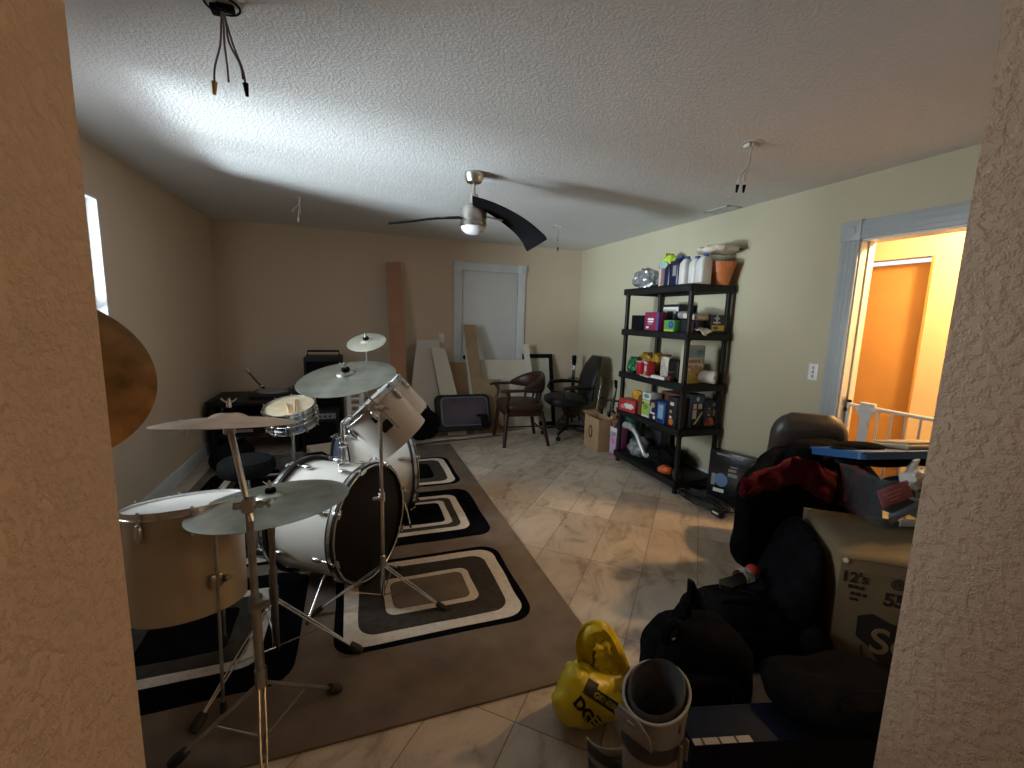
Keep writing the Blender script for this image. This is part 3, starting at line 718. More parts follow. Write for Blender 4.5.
# ------------------------------------------------------------------ shelf unit
SA = math.radians(-1)
SX = Matrix.Translation((2.582, 3.0, 0)) @ Matrix.Rotation(SA, 4, 'Z')     # local x: toward the wall, y: along the unit, z up
def sp(u, v, z): return SX @ V((v, u, z))                                    # u along the front, v depth
LV = (.115, .575, .965, 1.40, 1.80); SD, SL = .455, 1.0
sh = thing('shelf_unit', 'tall black plastic five-tier shelf unit crammed with household goods', 'shelf unit', (2.6, 3.02, 0), SA)
for z in LV:
    m = M(SX); m.box((SD/2, SL/2, z-.008), (SD, SL, .016), bev=.004)
    for x in (.012, SD-.012): m.box((x, SL/2, z-.03), (.024, SL, .06), bev=.005)
    for y in (.012, SL-.012): m.box((SD/2, y, z-.03), (SD, .024, .06), bev=.005)
    for k in range(1, 6): m.box((SD/2, SL*k/6, z-.026), (SD-.05, .008, .03))
    for x in (.035, SD-.035):
        for y in (.035, SL-.035): m.cyl((x, y, z-.062), (x, y, z), .036, n=16)
    m.ob('shelf', BLACK, sh)
for i in range(5):
    z0 = 0 if i == 0 else LV[i-1]
    z1 = LV[i]-.055
    for x in (.035, SD-.035):
        for y in (.035, SL-.035):
            M(SX).lathe([(0, 0), (.021, 0), (.024, .012), (.022, .03), (.022, z1-z0-.03), (.025, z1-z0), (0, z1-z0)], n=18, L=TR(x, y, z0)).ob('post', BLACK, sh)
def rs(u, v, rz=0, lv=0, dz=.0005): return SX @ TR(v, u, LV[lv]+dz, rz)
def carton(name, label, cat, T, size, body, face=None, group=None, prints=(), side='x'):
    """closed carton, base centre at T; prints = [(shape, cx, cz, w, h, material)] laid on the front (-x) or end (-y) face"""
    t = thing(name, label, cat, T.translation, T.to_euler().z, group)
    w, d, h = size
    m = M(T).box((0, 0, h/2), size, bev=min(.003, w*.05))
    m.box((0, 0, h+.0004), (w*.04, d*.98, .0008) if side == 'x' else (w*.98, d*.04, .0008), mi=0)
    o = m.ob('carton_body', body, t)
    for (sh_, cx, cz, pw, ph, pm) in prints:
        F = T @ (face_T((-w/2-.0004, 0, 0), (0, -1, 0), (0, 0, 1)) if side == 'x' else face_T((0, -d/2-.0004, 0), (1, 0, 0), (0, 0, 1)))
        m = M(F)
        if sh_ == 'rect': m.prism([(cx-pw/2, cz-ph/2), (cx+pw/2, cz-ph/2), (cx+pw/2, cz+ph/2), (cx-pw/2, cz+ph/2)], .0008)
        elif sh_ == 'oval': m.prism([(cx+pw/2*math.cos(a*PI/12), cz+ph/2*math.sin(a*PI/12)) for a in range(24)], .001)
        elif sh_ == 'tri': m.prism([(cx-pw/2, cz-ph/2), (cx+pw/2, cz-ph/2), (cx+pw/2, cz+ph/2)], .001)
        elif sh_ == 'dome': m.prism([(cx+pw/2*math.cos(a*PI/12), cz-ph/2+ph*math.sin(a*PI/12)) for a in range(13)], .0012)
        elif sh_ == 'bar': # slanted bar
            m.prism([(cx-pw/2, cz-ph/2), (cx-pw/2+.02, cz-ph/2), (cx+pw/2, cz+ph/2), (cx+pw/2-.02, cz+ph/2)], .0012)
        elif sh_ == 'blot':
            m.prism([(cx+pw/2*math.cos(a*PI/10)*(1+.25*math.sin(a*3.1)), cz+ph/2*math.sin(a*PI/10)*(1+.25*math.cos(a*2.3))) for a in range(20)], .001)
        m.ob('printed_panel', pm, t)
    return t
c_ = {}
def S_(n, col, rough=.45, **k):
    if n not in c_: c_[n] = mat(n, col, rough, **k)
    return c_[n]
RED = S_('red_print', (.42, .03, .03)); ORANGE = S_('orange_print', (.62, .16, .03)); YELLOW = S_('yellow_print', (.66, .44, .05)); GREEN = S_('green_print', (.10, .30, .06)); LIME = S_('lime_print', (.40, .48, .08)); BLUE = S_('blue_print', (.03, .09, .30)); LBLUE = S_('light_blue_print', (.25, .42, .55)); NAVY = S_('navy_print', (.010, .014, .055)); CRIM = S_('crimson_print', (.22, .02, .07)); PINK = S_('pink_print', (.55, .20, .34)); WHT = S_('white_print', (.70, .68, .64)); TEAL = S_('teal_print', (.08, .30, .28)); BRN = S_('brown_print', (.14, .06, .03)); TAN = S_('tan_print', (.50, .32, .15)); LAV = S_('lavender_print', (.50, .42, .58)); DBOX = S_('dark_box_print', (.020, .019, .022)); GREYP = S_('grey_print', (.25, .25, .25))
# --- top shelf
def pouch(name, label, cat, T, w, d, h, body, seed, amp=.012):
    t = thing(name, label, cat, T.translation, T.to_euler().z)
    m = M(T); m.blob((0, 0, h*.48), (w/2, d/2, h*.48), sub=4, p=2.6, amp=amp, freq=14, seed=seed, fold=amp*1.4, zmin=0)
    m.box((0, 0, h*.96), (w*.9, .004, h*.09)).ob('pouch_body', body, t); return t
FOIL = S_('silver_foil', (.42, .42, .43), .3, metal=.6, var=.5, scale=25)
p = pouch('snack_pouch', 'crumpled silver pouch slumped at the far end of the top shelf', 'pouch', rs(.80, .13, .2, 4), .19, .27, .19, FOIL, 3, .025)
p = pouch('snack_bag', 'bright lime green snack bag standing behind the silver pouch on the top shelf', 'snack bag', rs(.72, .31, .1, 4), .12, .20, .34, S_('lime_foil', (.45, .62, .06), .3, var=.35, scale=16), 5, .014)
M(rs(.72, .245, .1, 4)).blob((0, 0, .22), (.012, .06, .045), sub=3, p=2.5, amp=.01, seed=2).ob('picture_patch', S_('pale_teal_print', (.30, .45, .42)), p)
carton('carton', 'slim pale pink box on the top shelf between the silver pouch and the dark jugs', 'box', rs(.525, .13, 0, 4), (.12, .028, .17), S_('pale_pink_print', (.62, .44, .40)))
def jug(name, label, u, v, w, d, h, body, cap, group=None, hand=True, rz=0., lab=None):
    T = rs(u, v, rz, 4); t = thing(name, label, 'jug', T.translation, SA+rz, group)
    m = M(T); rings = []
    for z, k in ((0, .94), (.01, 1), (h*.62, 1), (h*.72, .96), (h*.80, .78), (h*.86, .5)):
        rings.append([V((x, y-(1-k)*d*.3, z)) for x, y in rrect(w*k if k > .6 else w*.6, d*k, min(w, d)*k*.28, 4)])
    m.loft(rings); m.ob('jug_body', body, t)
    M(T).sweep([(0, d*.02, h*.80), (0, d*.36, h*.86), (0, d*.45, h*.70), (0, d*.46, h*.5)], [.010, .011, .011, .009], n=8).ob('handle', body if lab is None else lab, t)
    M(T).lathe([(0, 0), (.021, 0), (.021, .022), (.018, .026), (0, .026)], n=18, L=TR(0, -d*.15, h*.85)).ob('cap', cap, t)
    return t
DARKJ = S_('dark_navy_jug', (.012, .014, .045), .35); WJ = S_('white_jug', (.66, .64, .60), .4); BCAP = S_('blue_cap', (.03, .09, .32), .4)
jug('motor_oil_jug', 'dark navy jug on the top shelf, beside the slim pink box', .455, .14, .105, .085, .235, DARKJ, BLACK, None)
j = jug('motor_oil_jug', 'dark navy jug on the top shelf with a pale label, next to the white jugs', .335, .13, .115, .12, .275, DARKJ, BCAP, None)
M(rs(.335, .13, 0, 4)).box((-.0585, -.01, .13), (.002, .045, .09), bev=.0008).ob('paper_label', GREYP, j)
jug('detergent_jug', 'white jug with a blue cap, closest of the white jugs to the navy jugs', .235, .12, .10, .075, .255, WJ, BCAP, None, lab=BCAP)
jug('detergent_jug', 'white jug with a blue cap, middle one between two white jugs', .15, .15, .10, .08, .25, WJ, BCAP, None)
j = jug('detergent_jug', 'white jug with a blue handle beside the orange flower pots', .065, .16, .115, .085, .26, WJ, BCAP, None, lab=BCAP)
M(rs(.15, .15, 0, 4)).box((-.0505, 0, .11), (.002, .03, .05), bev=.0008).ob('emblem', BCAP, j) if False else None
# orange pots, nested
POT = S_('orange_plastic_pot', (.56, .17, .045), .5)
T = rs(.03, .325, 0, 4)
for k, (lab, z, r) in enumerate((('wide orange flower pot on the top shelf, holding the ribbed one', 0, .082), ('ribbed orange flower pot nested inside the wider orange pot', .055, .088))):
    T = rs(.075, .345, 0, 4, .0005+z); t = thing('flower_pot', lab, 'flower pot', T.translation)
    m = M(T); h = .165 if k == 0 else .135
    m.lathe([(0, 0), (r*.86, 0), (r*1.12, h*.62), (r*1.20, h*.64), (r*1.30, h), (r*1.22, h), (r*1.12, h*.68), (r*.8, .006), (0, .006)], n=40)
    m.ob('pot_body', POT, t)
    if k == 1:
        m = M(T)
        for q in range(36):
            a = 2*PI*q/36; m.sweep([(r*1.21*math.cos(a), r*1.21*math.sin(a), h*.66), (r*1.30*math.cos(a), r*1.30*math.sin(a), h*.97)], .0035, n=6)
        m.ob('ribbed_rim', POT, t)
t = thing('folded_bag', 'cream folded plastic sack lying across the orange pots and white jugs', 'sack', rs(.06, .28, 0, 4, .262).translation)
M(rs(.08, .29, .1, 4, .29)).blob((0, 0, 0), (.15, .15, .028), sub=4, p=3, amp=.012, freq=16, seed=4, fold=.02).ob('sack_body', S_('cream_plastic', (.66, .60, .50), .45, var=.15, scale=20), t)
M(rs(-.03, .41, .1, 4, .29)).blob((0, 0, 0), (.035, .05, .012), sub=3, amp=.01, seed=3).ob('twisted_neck', BLKFAB, t)
# --- fourth shelf
T = rs(.78, .17, 0, 3); t = thing('storage_crate', 'open dark bin with pale papers on the shelf below the silver pouch', 'bin', T.translation, SA)
m = M(T); w, d, h = .26, .21, .14
for s in (-1, 1): m.box((s*(w/2-.004), 0, h/2), (.008, d, h), bev=.002); m.box((0, s*(d/2-.004), h/2), (w-.016, .008, h), bev=.002)
m.box((0, 0, .004), (w-.01, d-.01, .008)); m.ob('bin_body', BLACKM, t)
T = rs(.78, .17, .06, 3, .100); t = thing('paper_stack', 'pale stack of papers filling the open dark bin', 'papers', T.translation)
M(rs(.78, .17, 0, 3, .009)).box((0, 0, .058), (.235, .185, .116), bev=.003).ob('sheets', PAPER, t)
carton('appliance_box', 'small black and white appliance box standing behind the crimson carton', 'box', rs(.57, .32, 0, 3), (.13, .24, .25), DBOX, prints=(('rect', 0, .205, .22, .04, WHT), ('rect', .06, .15, .04, .09, WHT), ('rect', -.07, .17, .03, .05, WHT)))
carton('tissue_carton', 'crimson carton with white lettering and a blue end on the fourth shelf', 'box', rs(.555, .085, .05, 3), (.10, .20, .17), CRIM, prints=(('rect', .088, .085, .022, .165, BLUE), ('rect', -.01, .105, .085, .018, WHT), ('rect', -.01, .082, .08, .014, WHT), ('rect', -.02, .060, .06, .010, PINK), ('rect', -.05, .028, .04, .018, WHT)))
carton('carton', 'small blue and green carton near the front post on the fourth shelf', 'box', rs(.30, .075, 0, 3), (.07, .14, .10), GREEN, prints=(('oval', .03, .06, .07, .07, BLUE), ('oval', .03, .065, .025, .03, LBLUE), ('rect', 0, .012, .12, .02, LIME)))
pouch('cloth_bundle', 'dark bundle of cloth behind the blue and green carton', 'cloth', rs(.36, .28, 0, 3), .2, .24, .17, BLKFAB, 9)
T = rs(.25, .22, 0, 3, .13); t = thing('tape_roll', 'grey roll with a white end resting on the dark cloth bundle', 'roll', T.translation)
M(rs(.25, .17, 0, 3)).cyl((0, -.06, .15), (0, .06, .15), .034).ob('roll_body', GREYP, t); M(rs(.25, .17, 0, 3)).cyl((0, .060, .15), (0, .064, .15), .033).ob('roll_end', WHT, t)
T = rs(.14, .2, 0, 3, .08); t = thing('wrapped_board', 'cream wrapped slab lying tilted near the front post of the fourth shelf', 'board', T.translation)
M(rs(.13, .22, .2, 3, .135) @ TR(0, 0, 0, rx=.12)).box((0, 0, 0), (.26, .15, .045), bev=.012).ob('slab', S_('cream_wrap', (.62, .54, .44), .6, var=.12, scale=20), t)
carton('carton', 'dark carton supporting the cream wrapped slab', 'box', rs(.16, .21, 0, 3), (.20, .14, .108), DBOX, side='y')
carton('food_carton', 'black carton with white markings and a yellow band on the fourth shelf', 'box', rs(.075, .33, 0, 3), (.145, .10, .155), DBOX, side='y', prints=(('rect', -.02, .115, .016, .075, WHT), ('rect', -.02, .125, .055, .014, WHT), ('rect', -.02, .09, .075, .012, WHT), ('rect', -.005, .045, .13, .045, YELLOW), ('blot', -.03, .045, .06, .025, BRN)))
t = thing('cloth', 'white cloth drooping over the end edge of the fourth shelf', 'cloth', sp(.02, .19, LV[3]+.06))
m = M(SX); P = [[(.09+.15*i/6, .06-.05*j/4-.055*max(0, j-2)/2*0, 0) for i in range(7)] for j in range(7)]
rings = []
for j in range(8):
    y = .09-.0155*j; row = []
    for i in range(7):
        x = .10+.145*i/6; k = j/7
        z = LV[3]+.045-.02*k if j < 6 else LV[3]+.03-(.055*(1-abs(i-3)/3.)*(j-5)/2)
        row.append(V((x+.01*math.sin(j*1.3), y if j < 6 else -.006-.002*(j-6), z+.006*math.sin(i*2+j))))
    rings.append(row)
m.loft(rings, closed=False, cap0=False, cap1=False); o = m.ob('cloth_sheet', PAPER, t); sm = o.modifiers.new('thick', 'SOLIDIFY'); sm.thickness = .004
def bottle(name, label, T, r, h, body, cap):
    t = thing(name, label, 'bottle', T.translation)
    M(T).lathe([(0, 0), (r, 0), (r, h*.62), (r*.9, h*.7), (r*.42, h*.8), (r*.42, h*.86), (0, h*.86)], n=24).ob('bottle_body', body, t)
    M(T).lathe([(0, 0), (r*.5, 0), (r*.5, h*.13), (0, h*.13)], n=18, L=TR(0, 0, h*.86)).ob('cap', cap, t)
bottle('bottle', 'small purple bottle with a white label behind the front post', rs(.055, .115, 0, 3), .020, .13, S_('purple_bottle', (.06, .03, .16), .3), WHT)
t = thing('tin_can', 'dull brown tin can beside the purple bottle', 'can', rs(.05, .058, 0, 3).translation); M(rs(.05, .058, 0, 3)).lathe([(0, 0), (.026, 0), (.028, .003), (.026, .006), (.026, .085), (.028, .088), (.025, .09), (0, .088)], n=28).ob('can_body', S_('brown_can', (.20, .10, .08), .4), t)
# --- third shelf
GBAG = S_('green_plastic_bag', (.015, .17, .06), .3, var=.4, scale=18)
p = pouch('plastic_bag', 'shiny green plastic bag bulging over the far corner of the third shelf', 'bag', rs(.85, .10, 0, 2), .15, .15, .16, GBAG, 11, .02)
p = pouch('snack_bag', 'yellow-brown bag of snacks behind the red cup', 'snack bag', rs(.80, .2, 0, 2), .13, .2, .21, S_('amber_bag', (.38, .20, .02), .35, var=.5, scale=16), 12, .02)
p = pouch('snack_bag', 'small gold bag of snacks beside the dark red tins', 'snack bag', rs(.66, .22, 0, 2), .10, .12, .215, S_('gold_bag', (.50, .27, .03), .35, var=.4, scale=16), 13, .014)
T = rs(.715, .075, 0, 2); t = thing('plastic_cup', 'red plastic cup with a white rim on the third shelf', 'cup', T.translation)
M(T).lathe([(0, 0), (.040, 0), (.055, .125), (.051, .125), (.037, .005), (0, .005)], n=32).ob('cup_body', S_('red_cup', (.48, .015, .03), .35), t); M(T).torus(.0535, .004, L=TR(0, 0, .126), n=32, m=8).ob('rim', WHT, t)
carton('snack_box', 'red box with a white diamond panel beside the red cup', 'box', rs(.585, .075, -.25, 2), (.075, .10, .14), RED, prints=(('oval', .0, .07, .055, .065, WHT), ('rect', -.005, .125, .08, .02, WHT), ('blot', -.02, .02, .06, .03, TAN)))
for k, (u, lab) in enumerate(((.555, 'tall dark red tin on the third shelf, nearer the gold bag'), (.495, 'tall dark red tin on the third shelf, nearer the marbled box'))):
    T = rs(u, .24-.05*k, 0, 2); t = thing('tin_canister', lab, 'tin', T.translation)
    M(T).lathe([(0, 0), (.045, 0), (.046, .004), (.045, .008), (.045, .19), (.047, .194), (.047, .21), (0, .212)], n=32).ob('tin_body', S_('dark_red_tin', (.12, .014, .010), .35), t)
T = rs(.43, .2, 0, 2); carton('storage_box', 'pale marbled box standing upright on the third shelf', 'box', rs(.40, .16, .1, 2), (.12, .10, .20), S_('marbled_board', (.55, .52, .44), .6, var=.4, scale=22))
T = rs(.265, .17, 0, 2); t = thing('toaster', 'black toaster with a chrome strip next to the marbled box', 'toaster', T.translation, SA)
M(T).box((0, 0, .098), (.16, .155, .185), bev=.025, seg=4).ob('toaster_body', LEATHER, t); M(T).box((-.081, 0, .075), (.003, .10, .008), bev=.001, L=TR(0, 0, 0, rx=-.18)).ob('chrome_strip', CHROME, t)
M(T).box((0, 0, .191), (.035, .12, .004), bev=.001).ob('bread_slot', DARKCHROME, t); M(T).box((-.02, -.081, .13), (.02, .012, .012), bev=.003).ob('lever', BLACK, t)
t = thing('paper_stack', 'thin fan of white papers at the shelf edge under the red box', 'papers', rs(.56, .03, 0, 2).translation); M(rs(.55, .02, -.2, 2)).box((0, 0, .004), (.05, .17, .007), bev=.001).ob('sheets', PAPER, t)
t = thing('booklet', 'folded white booklet lying at the shelf edge before the black toaster', 'booklet', rs(.37, .03, 0, 2).translation); M(rs(.37, .035, .05, 2)).box((0, 0, .014), (.05, .18, .028), bev=.003).ob('pages', PAPER, t)
t = thing('ribbon_roll', 'small dark red roll lying beside the white booklet', 'roll', rs(.235, .04, 0, 2).translation); M(rs(.235, .045, 0, 2)).cyl((0, -.03, .022), (0, .03, .022), .022).ob('roll_body', S_('dark_red_fabric', (.16, .03, .02), .7), t)
# cereal carton and paper roll at the end
cb = carton('cereal_box', 'tall cereal carton with blue, white and yellow print at the end of the third shelf', 'cereal box', rs(.115, .17, .12, 2), (.21, .07, .325), S_('cereal_back', (.60, .52, .36)), side='y', prints=(
    ('rect', 0, .265, .206, .085, LBLUE), ('rect', .055, .262, .09, .04, BLUE), ('rect', -.01, .165, .200, .11, WHT), ('rect', .07, .192, .058, .042, ORANGE), ('rect', 0, .062, .206, .105, YELLOW),
    ('blot', .02, .115, .15, .08, TAN), ('tri', .03, .085, .14, .11, TAN), ('blot', -.06, .145, .06, .03, PINK), ('blot', -.05, .06, .07, .05, LIME), ('blot', .03, .075, .04, .03, BRN), ('rect', .02, .014, .16, .026, LIME)))
F = rs(.115, .17, .12, 2) @ face_T((0, -.035-.0013, 0), (1, 0, 0), (0, 0, 1))
text_mesh('CHEERIOS', .038, F @ TR(-.032, .192, 0), 'brand_lettering', BRN, cb, bold=.0012)
T = rs(.045, .30, .1, 2); t = thing('paper_towel_roll', 'white paper towel roll lying with its dark core facing out, end of the third shelf', 'paper roll', T.translation)
R_ = rs(.06, .30, math.radians(35), 2, .056)
M(R_).lathe([(.020, -.06), (.054, -.06), (.055, -.055), (.055, .16), (.020, .16)], n=40, closed=True, L=axis_m((0, 0, 0), (0, 1, 0))).box((.0, 0, 0), (.001, .001, .001)).ob('paper_body', PAPER, t)
M(R_).lathe([(0, -.055), (.020, -.055), (.020, -.058), (.018, -.0585), (.018, .1), (0, .1)], n=24, L=axis_m((0, 0, 0), (0, 1, 0))).ob('core', BLACKM, t)
M(R_).slab([(.01, -.059, -.0545), (.085, -.059, -.0545), (.085, .155, -.0545), (.01, .155, -.0545)], .002).ob('loose_sheet', PAPER, t)
# --- second shelf
carton('snack_box', 'red and white snack carton at the far end of the second shelf', 'box', rs(.80, .055, .15, 1), (.14, .24, .12), RED, prints=(('blot', .03, .06, .14, .06, WHT), ('blot', -.05, .045, .07, .04, PINK), ('blot', .02, .085, .05, .02, TAN)))
pouch('snack_bag', 'yellow and orange snack bag sitting on the red and white carton', 'snack bag', rs(.77, .09, 0, 1, .122), .07, .15, .10, S_('yellow_bag', (.65, .36, .04), .35, var=.5, scale=20), 21, .012)
carton('carton', 'plain brown carton beside the red snack carton on the second shelf', 'box', rs(.635, .12, 0, 1), (.18, .055, .19), BRN)
carton('food_carton', 'white and lime green carton standing on the second shelf', 'box', rs(.525, .09, 0, 1), (.13, .13, .235), WHT, prints=(('rect', 0, .085, .125, .13, LIME), ('blot', 0, .10, .07, .05, GREEN), ('blot', .0, .205, .09, .04, TEAL), ('rect', 0, .164, .12, .014, TAN), ('blot', -.045, .13, .03, .03, DBOX)))
carton('food_carton', 'navy carton with a round picture, beside the white and lime carton', 'box', rs(.405, .08, 0, 1), (.13, .10, .185), NAVY, prints=(('blot', .0, .14, .06, .05, TAN), ('rect', -.03, .10, .035, .05, LBLUE), ('rect', 0, .065, .08, .016, WHT), ('rect', .03, .03, .03, .03, WHT)))
carton('food_carton', 'navy carton with a pale blue panel, next to the front post of the second shelf', 'box', rs(.285, .08, 0, 1), (.13, .115, .19), BLUE, prints=(('rect', .0, .105, .07, .13, LBLUE), ('rect', 0, .02, .09, .02, NAVY), ('rect', 0, .15, .06, .02, WHT)))
carton('storage_box', 'dark brown box behind the navy cartons on the second shelf', 'box', rs(.36, .27, 0, 1), (.17, .32, .255), BRN)
carton('food_carton', 'dark carton with small coloured pictures right behind the front post', 'box', rs(.155, .09, 0, 1), (.12, .12, .26), DBOX, prints=(('rect', .0, .20, .05, .03, WHT), ('rect', -.01, .13, .03, .025, TAN), ('rect', -.01, .08, .03, .02, WHT), ('blot', .0, .04, .06, .06, ORANGE)))
carton('game_box', 'black carton with white panels and a slanted white bar, facing the passage', 'box', rs(.115, .225, 0, 1), (.125, .12, .295), DBOX, side='y', prints=(('rect', -.0, .255, .12, .07, BLUE), ('oval', -.01, .255, .03, .04, WHT), ('rect', -.035, .19, .035, .045, WHT), ('rect', .02, .19, .04, .045, WHT), ('rect', -.035, .12, .04, .08, WHT), ('bar', .01, .085, .10, .11, WHT)))
gb = carton('toy_box', 'black and blue carton with a round orange picture on the second shelf', 'box', rs(.10, .345, 0, 1), (.135, .12, .245), DBOX, side='y', prints=(('rect', -.03, .14, .07, .19, NAVY), ('oval', -.015, .135, .055, .065, BRN), ('dome', -.0, .055, .105, .07, ORANGE), ('dome', -.022, .055, .055, .06, RED), ('oval', -.015, .112, .032, .018, WHT), ('rect', .035, .205, .028, .03, GREYP), ('rect', .045, .13, .03, .055, GREYP), ('rect', -.015, .172, .026, .012, WHT)))
# --- bottom shelf
pouch('laundry_bag', 'grey plastic bag with folds at the far end of the bottom shelf', 'bag', rs(.75, .15, 0, 0), .22, .24, .19, S_('grey_film', (.16, .17, .17), .35, var=.4, scale=16), 31, .025)
t = thing('foil_tube', 'silver flexible tube drooping from the grey bag across the bottom shelf', 'tube', rs(.7, .05, 0, 0, .2).translation)
pts = [sp(.86, .03, LV[0]+.30), sp(.76, .03, LV[0]+.31), sp(.66, .035, LV[0]+.255), sp(.56, .04, LV[0]+.14), sp(.50, .045, LV[0]+.085), sp(.42, .05, LV[0]+.115)]
q = [samp(pts, i/40) for i in range(41)]
M().sweep(q, [(.034 if i < 12 else .022)+(.003 if i % 2 else 0) for i in range(41)], n=12).ob('tube_body', S_('silver_duct', (.52, .53, .52), .35, metal=.5, var=.2, scale=20), t)
pouch('fabric_bundle', 'black bundle of fabric in the middle of the bottom shelf', 'cloth', rs(.40, .2, 0, 0), .32, .34, .19, BLKFAB, 33, .03)
carton('storage_box', 'dark box tucked behind the silver tube on the bottom shelf', 'box', rs(.73, .34, 0, 0), (.12, .26, .28), DBOX)
pouch('tool_pouch', 'small orange zip pouch lying at the front of the bottom shelf', 'pouch', rs(.21, .06, .3, 0), .09, .14, .075, S_('orange_fabric', (.62, .13, .025), .6), 35, .01)
carton('carton', 'small white and red carton beside the orange pouch on the bottom shelf', 'box', rs(.075, .075, -.5, 0), (.06, .10, .075), DBOX, prints=(('rect', .03, .038, .035, .06, WHT), ('rect', .03, .03, .03, .02, PINK), ('rect', -.02, .04, .03, .02, RED)))

# ------------------------------------------------------------------ by the shelf: carton, pink carton, plush, green bucket, guitars
cx = thing('cardboard_box', 'brown cardboard box with a black oval emblem beside the office chair', 'cardboard box', (2.72, 4.45, 0), math.radians(-2))
T = TR(2.665, 4.44, 0, math.radians(-2)); w, d, h = .19, .345, .375
m = M(T)
for s in (-1, 1): m.box((s*(w/2-.003), 0, h/2), (.006, d, h)); m.box((0, s*(d/2-.003), h/2), (w-.012, .006, h))
m.box((0, 0, .003), (w-.012, d-.012, .006)); m.ob('box_walls', CARD, cx)
F = T @ face_T((-w/2-.0004, .015, .20), (0, -1, 0), (0, 0, 1))
m = M(F); m.prism([(.048*math.cos(a*PI/14), .075*math.sin(a*PI/14)) for a in range(28)], .0008, 0)
m.prism([(.022*math.cos(a*PI/14), .055*math.sin(a*PI/14)) for a in range(28)], .0014, 1); m.ob('oval_emblem', [INK, CARD], cx)
for s in (-1, 1): M(T).slab([(-w/2, s*d/2, h), (w/2, s*d/2, h), (w/2-.01, s*(d/2+.10), h+.02), (-w/2+.01, s*(d/2+.10), h+.02)], .004).ob('flap', CARD, cx) if s > 0 else None
carton('food_carton', 'pink and white carton standing between the cardboard box and the shelf unit', 'box', TR(2.735, 4.125, 0, .02), (.14, .13, .33), S_('magenta_print', (.34, .09, .22)), prints=(('rect', 0, .15, .11, .25, LAV), ('rect', 0, .27, .125, .10, WHT), ('blot', 0, .17, .07, .08, PINK), ('rect', 0, .05, .09, .05, WHT)))
pl = thing('plush_toy', 'brown plush toy slumped on top of the pink carton', 'plush toy', (2.70, 4.14, .332))
PLUSH = S_('brown_plush', (.20, .10, .055), .95, bump=.6, bscale=260)
m = M(TR(2.715, 4.13, .331)); m.blob((0, 0, .048), (.06, .058, .05), amp=.008, seed=2); m.blob((-.03, .02, .105), (.042, .04, .038), amp=.004, seed=3); m.blob((-.05, .045, .135), (.014, .014, .016)); m.blob((-.01, -.005, .14), (.014, .014, .016)); m.ob('body', PLUSH, pl)
m = M(TR(2.715, 4.13, .331)); m.blob((-.065, .035, .03), (.03, .02, .02)); m.ob('paw', PLUSH, pl); M(TR(2.715, 4.13, .331)).blob((-.055, -.04, .03), (.03, .022, .02)).ob('paw', PLUSH, pl); M(TR(2.715, 4.13, .331)).blob((-.065, .022, .098), (.016, .02, .016)).ob('muzzle', TAN, pl)
gb_ = thing('bucket', 'dark green bucket behind the pink carton, against the shelf unit', 'bucket', (2.88, 4.33, .0))
M(TR(2.93, 4.17, 0)).lathe([(0, 0), (.085, 0), (.115, .50), (.120, .50), (.122, .53), (.112, .53), (.082, .006), (0, .006)], n=36).ob('bucket_body', S_('dark_green_plastic', (.010, .075, .055), .4), gb_)
M(TR(2.93, 4.17, 0)).sweep([(.0, -.12, .51), (-.06, -.08, .585), (-.08, 0, .61), (-.06, .08, .585), (0, .12, .51)], .004, n=8).ob('handle', CHROME, gb_)

def guitar(label, T, body, top, neckc, sc=1., group=None, electric=False):
    """standing guitar: local z up, strings facing -y, heel at the origin"""
    t = thing('guitar', label, 'guitar', T.translation, T.to_euler().z, group)
    S = Matrix.Scale(sc, 4); TT = T @ S
    out = []
    for i in range(40):
        a = 2*PI*i/40
        z = .235-.235*math.cos(a)
        k = z/.47
        wdt = .19*math.sin(min(1, k*1.9)*PI/2)**.7 if k < .45 else None
        wdt = max(0, (.185*(math.sin(PI*min(1, k*1.02))**.55))*(1-.22*k)-.045*math.exp(-((k-.60)/.11)**2))
        out.append(((1 if math.sin(a) >= 0 else -1)*wdt, z))
    m = M(TT); m.prism(out, .09 if not electric else .04, 0, face_T((0, .045, 0), (1, 0, 0), (0, 0, 1)))
    m.ob('body', body, t)
    m = M(TT); m.prism([(x*.985, z*.985+.003) for x, z in out], .003, 0, face_T((0, -.0465 if not electric else .004, 0), (1, 0, 0), (0, 0, 1))); m.ob('soundboard', top, t)
    y0 = -.05 if not electric else 0
    m = M(TT)
    if not electric: m.lathe([(.0, 0), (.046, 0), (.05, .001), (0, .001)], n=28, L=axis_m((0, y0-.0005, .30), (0, -1, 0)))
    m.box((0, y0-.004, .14), (.13, .008, .02), bev=.002); m.ob('bridge', BLACKM, t)
    m = M(TT); m.loft([[V((x*w_, y0-.012+yy, z)) for x, yy in ((-.5, 0), (.5, 0), (.42, .022), (0, .03), (-.42, .022))] for z, w_ in ((.36, .056), (.86, .043))]); m.ob('neck', neckc, t)
    H_ = TT @ TR(0, y0, .86, rx=math.radians(12))
    hd = M(H_); hd.prism([(-.021, 0), (.021, 0), (.035, .04), (.036, .15), (.018, .165), (0, .158), (-.018, .165), (-.036, .15), (-.035, .04)], .014, 0, face_T((0, .007, 0), (1, 0, 0), (0, 0, 1)))
    ho = hd.ob('headstock', neckc, t)
    for k in range(3):
        for s in (-1, 1): M(H_).cyl((s*.03, 0, .05+.04*k), (s*.052, 0, .05+.04*k), .004, n=8).blob((s*.058, 0, .05+.04*k), (.010, .004, .007), sub=2).ob('tuning_peg', CHROME, ho)
    m = M(TT)
    for k in range(6):
        x = -.015+.006*k; m.cyl((x*1.4, y0-.011, .14), (x, y0-.016, .86), .0009, n=5)
    m.ob('strings', CHROME, t)
    return t
